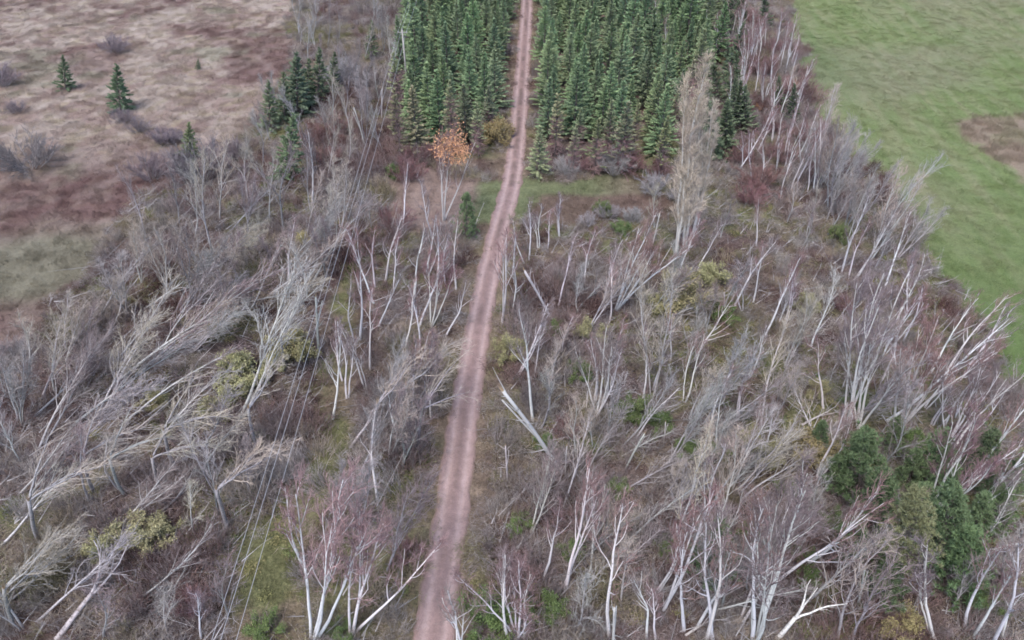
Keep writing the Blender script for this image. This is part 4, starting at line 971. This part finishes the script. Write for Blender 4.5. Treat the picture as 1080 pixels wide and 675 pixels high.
# ------------------------------------------------------------------ labels: look, lean, place, then rank from the front
def region(x, y):
    if x > 18 and float(sdist(ZONES['hay'], np.array([x]), np.array([y]))[0]) < 9: return 'along the green field edge'
    if float(sdist(ZONES['marsh'], np.array([x]), np.array([y]))[0]) < 0: return 'in the brown marsh meadow'
    if y > 84 and x > 15: return 'beside the spruce plantation'
    if x > track_x(y): return 'right of the dirt track'
    if x > -15.2: return 'between power line and track'
    if y > 84: return 'beyond the blowdown, left'
    return 'left of the power line'
bucket = {}
for t in THINGS:
    if t['kind'] == 'plantation': continue
    lab = t['look'] + ((' ' + t['lean']) if t['lean'] else '') + ' ' + region(t['x'], t['y'])
    bucket.setdefault((lab, t['cat']), []).append(t)
GROUP = dict(birch='white birches', clump='white birches', grey='bare grey trees', poplar='pale poplars', fallen='wind-thrown trees', log='fallen trunks', bent='snapped trees', stub='broken trunks', fieldspruce='spruces outside the plantation', darkspruce='spruces outside the plantation', pine='pines', shrub='shrubs')
for (lab, cat), ts in bucket.items():
    ts.sort(key=lambda t: t['y'])
    for i, t in enumerate(ts):
        full = lab
        if len(ts) > 1:
            full += ', nearest the camera' if i == 0 else ', farthest back' if i == len(ts) - 1 else ', %s from the front' % ordinal(i + 1)
        tag(t['obj'], full, cat, GROUP[t['kind']])

# ------------------------------------------------------------------ power line
def make_pole(x, y, h, label):
    e = link('utility_pole', None); e.location = (x, y, z_at(x, y))
    B = Bld(); B.tube([(0, 0, -0.8), (0, 0, h * .5), (0, 0, h)], (0.15, 0.13, 0.105), 10, True)
    link('post', B.build('post', M['pole'], True), e)
    B = Bld(); B.tube([(-0.75, 0.16, h - .45), (0.75, 0.16, h - .45)], (0.06, 0.06), 4, True)
    arm = link('crossarm', B.build('crossarm', M['pole']), e)
    for k in (-0.62, 0.0, 0.62):
        B = Bld(); z = h - .42 if k else h
        B.tube([(k, 0.16 if k else 0, z), (k, .16 if k else 0, z + .08), (k, .16 if k else 0, z + .1), (k, .16 if k else 0, z + .2)], (0.03, 0.03, .065, .045), 8, True)
        link('insulator', B.build('insulator', M['ceramic'], True), e)
    tag(e, label, 'utility pole', 'power line poles')
    return e
PA, PC, PH = (-16.1, 109.5), (-14.3, 4.0), 9.6
PD = (-17.2, 172.0)
make_pole(*PA, PH, 'thin grey wooden utility pole beside the left spruce block')
make_pole(*PC, PH, 'wooden utility pole at the near end of the wires')
make_pole(*PD, PH, 'wooden utility pole at the far end of the wires')
for k, lab in ((-0.62, 'left outer'), (0.0, 'middle top'), (0.62, 'right outer')):
    B = Bld()
    z0 = PH + .2 if k == 0 else PH - .22
    pts = []
    for (a, b_) in ((PC, PA), (PA, PD)):
        za, zb = z_at(*a) + z0, z_at(*b_) + z0
        for t in np.linspace(0, 1, 25)[(0 if not pts else 1):]:
            pts.append((a[0] + (b_[0] - a[0]) * t + k, a[1] + (b_[1] - a[1]) * t + (0.16 if k else 0), za + (zb - za) * t - 0.9 * 4 * t * (1 - t)))
    B.tube(pts, [0.012] * len(pts), 5)
    w = link('power_line_wire', B.build('power_line_wire', M['wire'], True))
    tag(w, '%s wire of the power line running beside the strip of grass' % lab, 'wire', 'power line wires')

# ------------------------------------------------------------------ scattered growth nobody could count
def scatter_group(name, coll):
    ng = bpy.data.node_groups.new(name, 'GeometryNodeTree')
    ng.interface.new_socket('Geometry', in_out='INPUT', socket_type='NodeSocketGeometry')
    ng.interface.new_socket('Geometry', in_out='OUTPUT', socket_type='NodeSocketGeometry')
    N, Lk = ng.nodes, ng.links
    gi, go = N.new('NodeGroupInput'), N.new('NodeGroupOutput')
    iop = N.new('GeometryNodeInstanceOnPoints')
    ci = N.new('GeometryNodeCollectionInfo')
    ci.inputs['Collection'].default_value = coll
    ci.inputs['Separate Children'].default_value = True
    ci.inputs['Reset Children'].default_value = True
    iop.inputs['Pick Instance'].default_value = True
    def attr(nm, tp):
        a = N.new('GeometryNodeInputNamedAttribute'); a.data_type = tp; a.inputs['Name'].default_value = nm
        return a.outputs[0]
    Lk.new(gi.outputs[0], iop.inputs['Points'])
    Lk.new(ci.outputs[0], iop.inputs['Instance'])
    Lk.new(attr('pick', 'INT'), iop.inputs['Instance Index'])
    e2r = N.new('FunctionNodeEulerToRotation')
    Lk.new(attr('rot', 'FLOAT_VECTOR'), e2r.inputs[0])
    Lk.new(e2r.outputs[0], iop.inputs['Rotation'])
    Lk.new(attr('scl', 'FLOAT_VECTOR'), iop.inputs['Scale'])
    Lk.new(iop.outputs[0], go.inputs[0])
    return ng
def scatter(name, meshes, pts, rot, scl, tint, label):
    coll = bpy.data.collections.new(name + '_pieces')
    for me_ in meshes:
        coll.objects.link(bpy.data.objects.new(me_.name, me_))
    n = len(pts)
    me_ = bpy.data.meshes.new(name)
    me_.from_pydata(np.asarray(pts).tolist(), [], [])
    R = np.random.RandomState(n)
    a = me_.attributes.new('pick', 'INT', 'POINT'); a.data.foreach_set('value', R.randint(0, len(meshes), n).astype(np.int32))
    a = me_.attributes.new('rot', 'FLOAT_VECTOR', 'POINT'); a.data.foreach_set('vector', np.asarray(rot, np.float32).ravel())
    a = me_.attributes.new('scl', 'FLOAT_VECTOR', 'POINT'); a.data.foreach_set('vector', np.asarray(scl, np.float32).ravel())
    a = me_.attributes.new('tint', 'FLOAT_COLOR', 'POINT')
    rgba = np.ones((n, 4), np.float32); rgba[:, :3] = tint
    a.data.foreach_set('color', rgba.ravel())
    o = link(name, me_)
    md = o.modifiers.new('scatter', 'NODES'); md.node_group = scatter_group(name, coll)
    kind(o, 'stuff'); o['label'] = label
    return o

# clump of thin upright and leaning stems, about 1 m wide and 1.3 m high
def brush_mesh(seed, tall=1.3, n=46):
    R = np.random.RandomState(seed); B = Bld()
    az, rr = R.uniform(0, 6.28, n), np.sqrt(R.rand(n)) * .55
    p0 = np.stack([np.cos(az) * rr, np.sin(az) * rr, np.full(n, -.1)], 1)
    d = np.stack([np.cos(az) * rr * .7, np.sin(az) * rr * .7, np.ones(n)], 1) + R.normal(size=(n, 3)) * .28
    d /= np.linalg.norm(d, axis=1)[:, None]
    l = tall * R.uniform(.45, 1.15, n)
    p1 = p0 + d * l[:, None]
    B.cones(p0, p1, .013)
    m_ = n * 5
    k = R.randint(0, n, m_); s = R.uniform(.3, .95, m_)
    q0 = p0[k] + (p1 - p0)[k] * s[:, None]
    dd = d[k] + R.normal(size=(m_, 3)) * .55; dd /= np.linalg.norm(dd, axis=1)[:, None]
    B.cones(q0, q0 + dd * R.uniform(.18, .5, m_)[:, None], .009)
    return B.build('brush_clump', M['brush'])
# tangle of dead stalks lying low
def tangle_mesh(seed, n=90):
    R = np.random.RandomState(seed); B = Bld()
    p0 = np.stack([R.uniform(-.8, .8, n), R.uniform(-.8, .8, n), R.uniform(0, .35, n)], 1)
    a = R.uniform(0, 6.28, n)
    d = np.stack([np.cos(a), np.sin(a), R.normal(size=n) * .35 + .15], 1)
    B.cones(p0, p0 + d * R.uniform(.3, .9, n)[:, None], .014)
    return B.build('stalk_tangle', M['brush'])
def grass_mesh(seed, n=110, size=.75, h=.30, r=.012):
    R = np.random.RandomState(seed); B = Bld()
    p0 = np.stack([R.uniform(-size, size, n), R.uniform(-size, size, n), np.full(n, -.05)], 1)
    d = np.stack([R.normal(size=n) * .5, R.normal(size=n) * .5, np.ones(n)], 1)
    B.cones(p0, p0 + d * (h * R.uniform(.5, 1.3, n))[:, None], r)
    return B.build('grass_tuft', M['blade'])
def leaf_mesh(seed, n=130):
    R = np.random.RandomState(seed); B = Bld()
    p0 = R.normal(size=(n, 3)) * np.array((.35, .35, .18)) + np.array((0, 0, .25))
    d = R.normal(size=(n, 3)) + np.array((0, 0, .5)); d /= np.linalg.norm(d, axis=1)[:, None]
    B.sprays(p0, p0 + d * R.uniform(.12, .26, n)[:, None], .05, .3)
    return B.build('leafy_ground_cover', M['brush'])

RR = np.random.RandomState(77)
def in_view(x, y):     # ground the photograph shows, with a margin
    return (np.abs(x) < 0.72 * (y * 0.77 + 29) + 8) & (y < 165)
def rand_pts(n):
    x, y = RR.uniform(-125, 125, n), RR.uniform(12, 165, n)
    k = in_view(x, y)
    return x[k], y[k]
def pal(cols, t):
    """pick along a palette with t in 0..1"""
    c = np.array(cols); t = np.clip(t, 0, .9999) * (len(c) - 1); i = t.astype(int); f = (t - i)[:, None]
    return c[i] * (1 - f) + c[i + 1] * f
def forest_mask(x, y, z, tr=2.2):
    sp = np.minimum(sdist(ZONES['spruceL'], x, y), sdist(ZONES['spruceR'], x, y))
    return (z['hay'] > -.8) & (z['marsh'] > -1.5) & (z['clear'] > 0) & (sp > -1.0) & (polydist(TRACK, x, y) > tr)

BR = [(0.12, 0.066, 0.060), (0.22, 0.145, 0.132), (0.25, 0.20, 0.192), (0.33, 0.30, 0.29), (0.31, 0.245, 0.18), (0.20, 0.185, 0.10)]
# brush
x, y = rand_pts(46000)
z = zone_data(x, y)
dens = 0.25 + 0.75 * smooth(.36, .56, fbm(x, y, .11, 3, 120.))
dens = np.where(z['corr'] < 0, dens * .12, dens) * (0.35 + .65 * smooth(1.8, 4.5, polydist(TRACK, x, y)))
k = forest_mask(x, y, z) & (RR.rand(len(x)) < dens)
x, y = x[k], y[k]
n = len(x)
tint = pal(BR, np.clip(fbm(x, y, .12, 4, 61.) * 1.5 - .25 + RR.normal(size=n) * .13, 0, 1)) * RR.uniform(.75, 1.25, n)[:, None]
sc = RR.uniform(.55, 1.3, n) * (0.8 + .6 * smooth(.45, .65, fbm(x, y, .08, 3, 210.)))
rot = np.stack([RR.normal(size=n) * .22 - .1, RR.normal(size=n) * .22 + .15, RR.uniform(0, 6.28, n)], 1)
scatter('brush_thicket', [brush_mesh(i) for i in range(5)], np.stack([x, y, height(x, y)], 1), rot, np.stack([sc, sc, sc * RR.uniform(.75, 1.4, n)], 1), tint, 'mauve and brown leafless brush covering the forest floor')
print('brush', n)
# low dead stalks
x, y = rand_pts(30000)
z = zone_data(x, y)
k = forest_mask(x, y, z, 1.5) & (RR.rand(len(x)) < .75) & (z['corr'] > 0)
x, y = x[k], y[k]; n = len(x)
tint = pal([(0.12, 0.072, 0.063), (0.21, 0.15, 0.128), (0.36, 0.33, 0.315), (0.33, 0.265, 0.195), (0.22, 0.205, 0.10)], np.clip(fbm(x, y, .2, 3, 161.) * 1.5 - .25 + RR.normal(size=n) * .18, 0, 1))
sc = RR.uniform(.6, 1.3, n)
scatter('dead_bracken', [tangle_mesh(20 + i) for i in range(4)], np.stack([x, y, height(x, y)], 1), np.stack([np.zeros(n), np.zeros(n), RR.uniform(0, 6.28, n)], 1), np.stack([sc] * 3, 1), tint, 'low dead bracken and stalks between the trees')
print('tangle', n)
# green ground cover
x, y = rand_pts(20000)
z = zone_data(x, y)
gm = fbm(x, y, .14, 4, 55.)
k = forest_mask(x, y, z, 1.7) & ((gm + .05 * RR.normal(size=len(x)) > .545) | ((z['corr'] < 0) & (RR.rand(len(x)) < .35)))
x, y = x[k], y[k]; n = len(x)
tint = pal([(0.11, 0.145, 0.055), (0.175, 0.185, 0.075), (0.25, 0.225, 0.10), (0.21, 0.185, 0.10)], RR.rand(n))
sc = RR.uniform(.4, 1.0, n)
scatter('ground_cover', [leaf_mesh(40 + i) for i in range(4)], np.stack([x, y, height(x, y)], 1), np.stack([np.zeros(n), np.zeros(n), RR.uniform(0, 6.28, n)], 1), np.stack([sc, sc, sc * .8], 1), tint, 'low green and olive growth between the brush')
print('cover', n)
# grass of the open ground
x, y = rand_pts(42000)
z = zone_data(x, y)
for nm, cond, hh, lab in (('marsh_grass', z['marsh'] < .8, .9, 'straw and rust coloured rough grass of the marsh meadow'),
                          ('hay_grass', (z['hay'] < .6), .5, 'short green and straw coloured grass of the hay field'),
                          ('verge_grass', (z['marsh'] > 0) & (z['hay'] > 0) & ((z['clear'] < .5) | (z['corr'] < 0) | (polydist(TRACK, x, y) < 3.6)) & (polydist(TRACK, x, y) > 1.5), .75, 'short grass of the clearing, the strip and the track verges')):
    X, Y = x[cond], y[cond]; n = len(X)
    tint = ground_colour(X, Y) * RR.uniform(.85, 1.25, n)[:, None]
    sc = RR.uniform(.7, 1.3, n)
    hh = np.where(sdist(ZONES['rough'], X, Y) < 0, 1.7, hh)
    scatter(nm, [grass_mesh(60 + i) for i in range(3)], np.stack([X, Y, height(X, Y)], 1), np.stack([RR.normal(size=n) * .15, RR.normal(size=n) * .15, RR.uniform(0, 6.28, n)], 1), np.stack([sc, sc, sc * hh * RR.uniform(.5, 1.5, n)], 1), tint, lab)
    print(nm, n)

# saplings too thin to tell apart in the thicket beyond the blowdown, left of the plantation
# fallen sticks and limbs, mostly lying away to the right as the wind left them
B = Bld()
x, y = rand_pts(26000)
z = zone_data(x, y)
k = forest_mask(x, y, z, 2.6) & (RR.rand(len(x)) < .8) & (y < 84) & (z['corr'] > -.5)
x, y = x[k], y[k]; n = len(x)
a = np.where(RR.rand(n) < .7, math.radians(52) + RR.normal(size=n) * .35, RR.uniform(0, 6.28, n))
l = RR.uniform(.8, 2.6, n) * (1 + 1.2 * (RR.rand(n) < .15))
h0 = height(x, y) + RR.uniform(0.05, .7, n)
p0 = np.stack([x, y, h0], 1)
p1 = p0 + np.stack([np.cos(a) * l, np.sin(a) * l, RR.uniform(-.1, .45, n) * l], 1)
B.cones(p0, p1, RR.uniform(.018, .045, n))
m_ = n * 3
k = RR.randint(0, n, m_); s = RR.uniform(.3, .95, m_)
q0 = p0[k] + (p1 - p0)[k] * s[:, None]
d = (p1 - p0)[k] / l[k][:, None] + RR.normal(size=(m_, 3)) * .4
B.cones(q0, q0 + d * RR.uniform(.3, .9, m_)[:, None], .013)
o = link('fallen_branches', B.build('fallen_branches', M['stick']))
o.color = (0.40, 0.375, 0.37, 1)
kind(o, 'stuff'); o['label'] = 'pale fallen sticks and limbs strewn over the forest floor'
print('sticks', n)
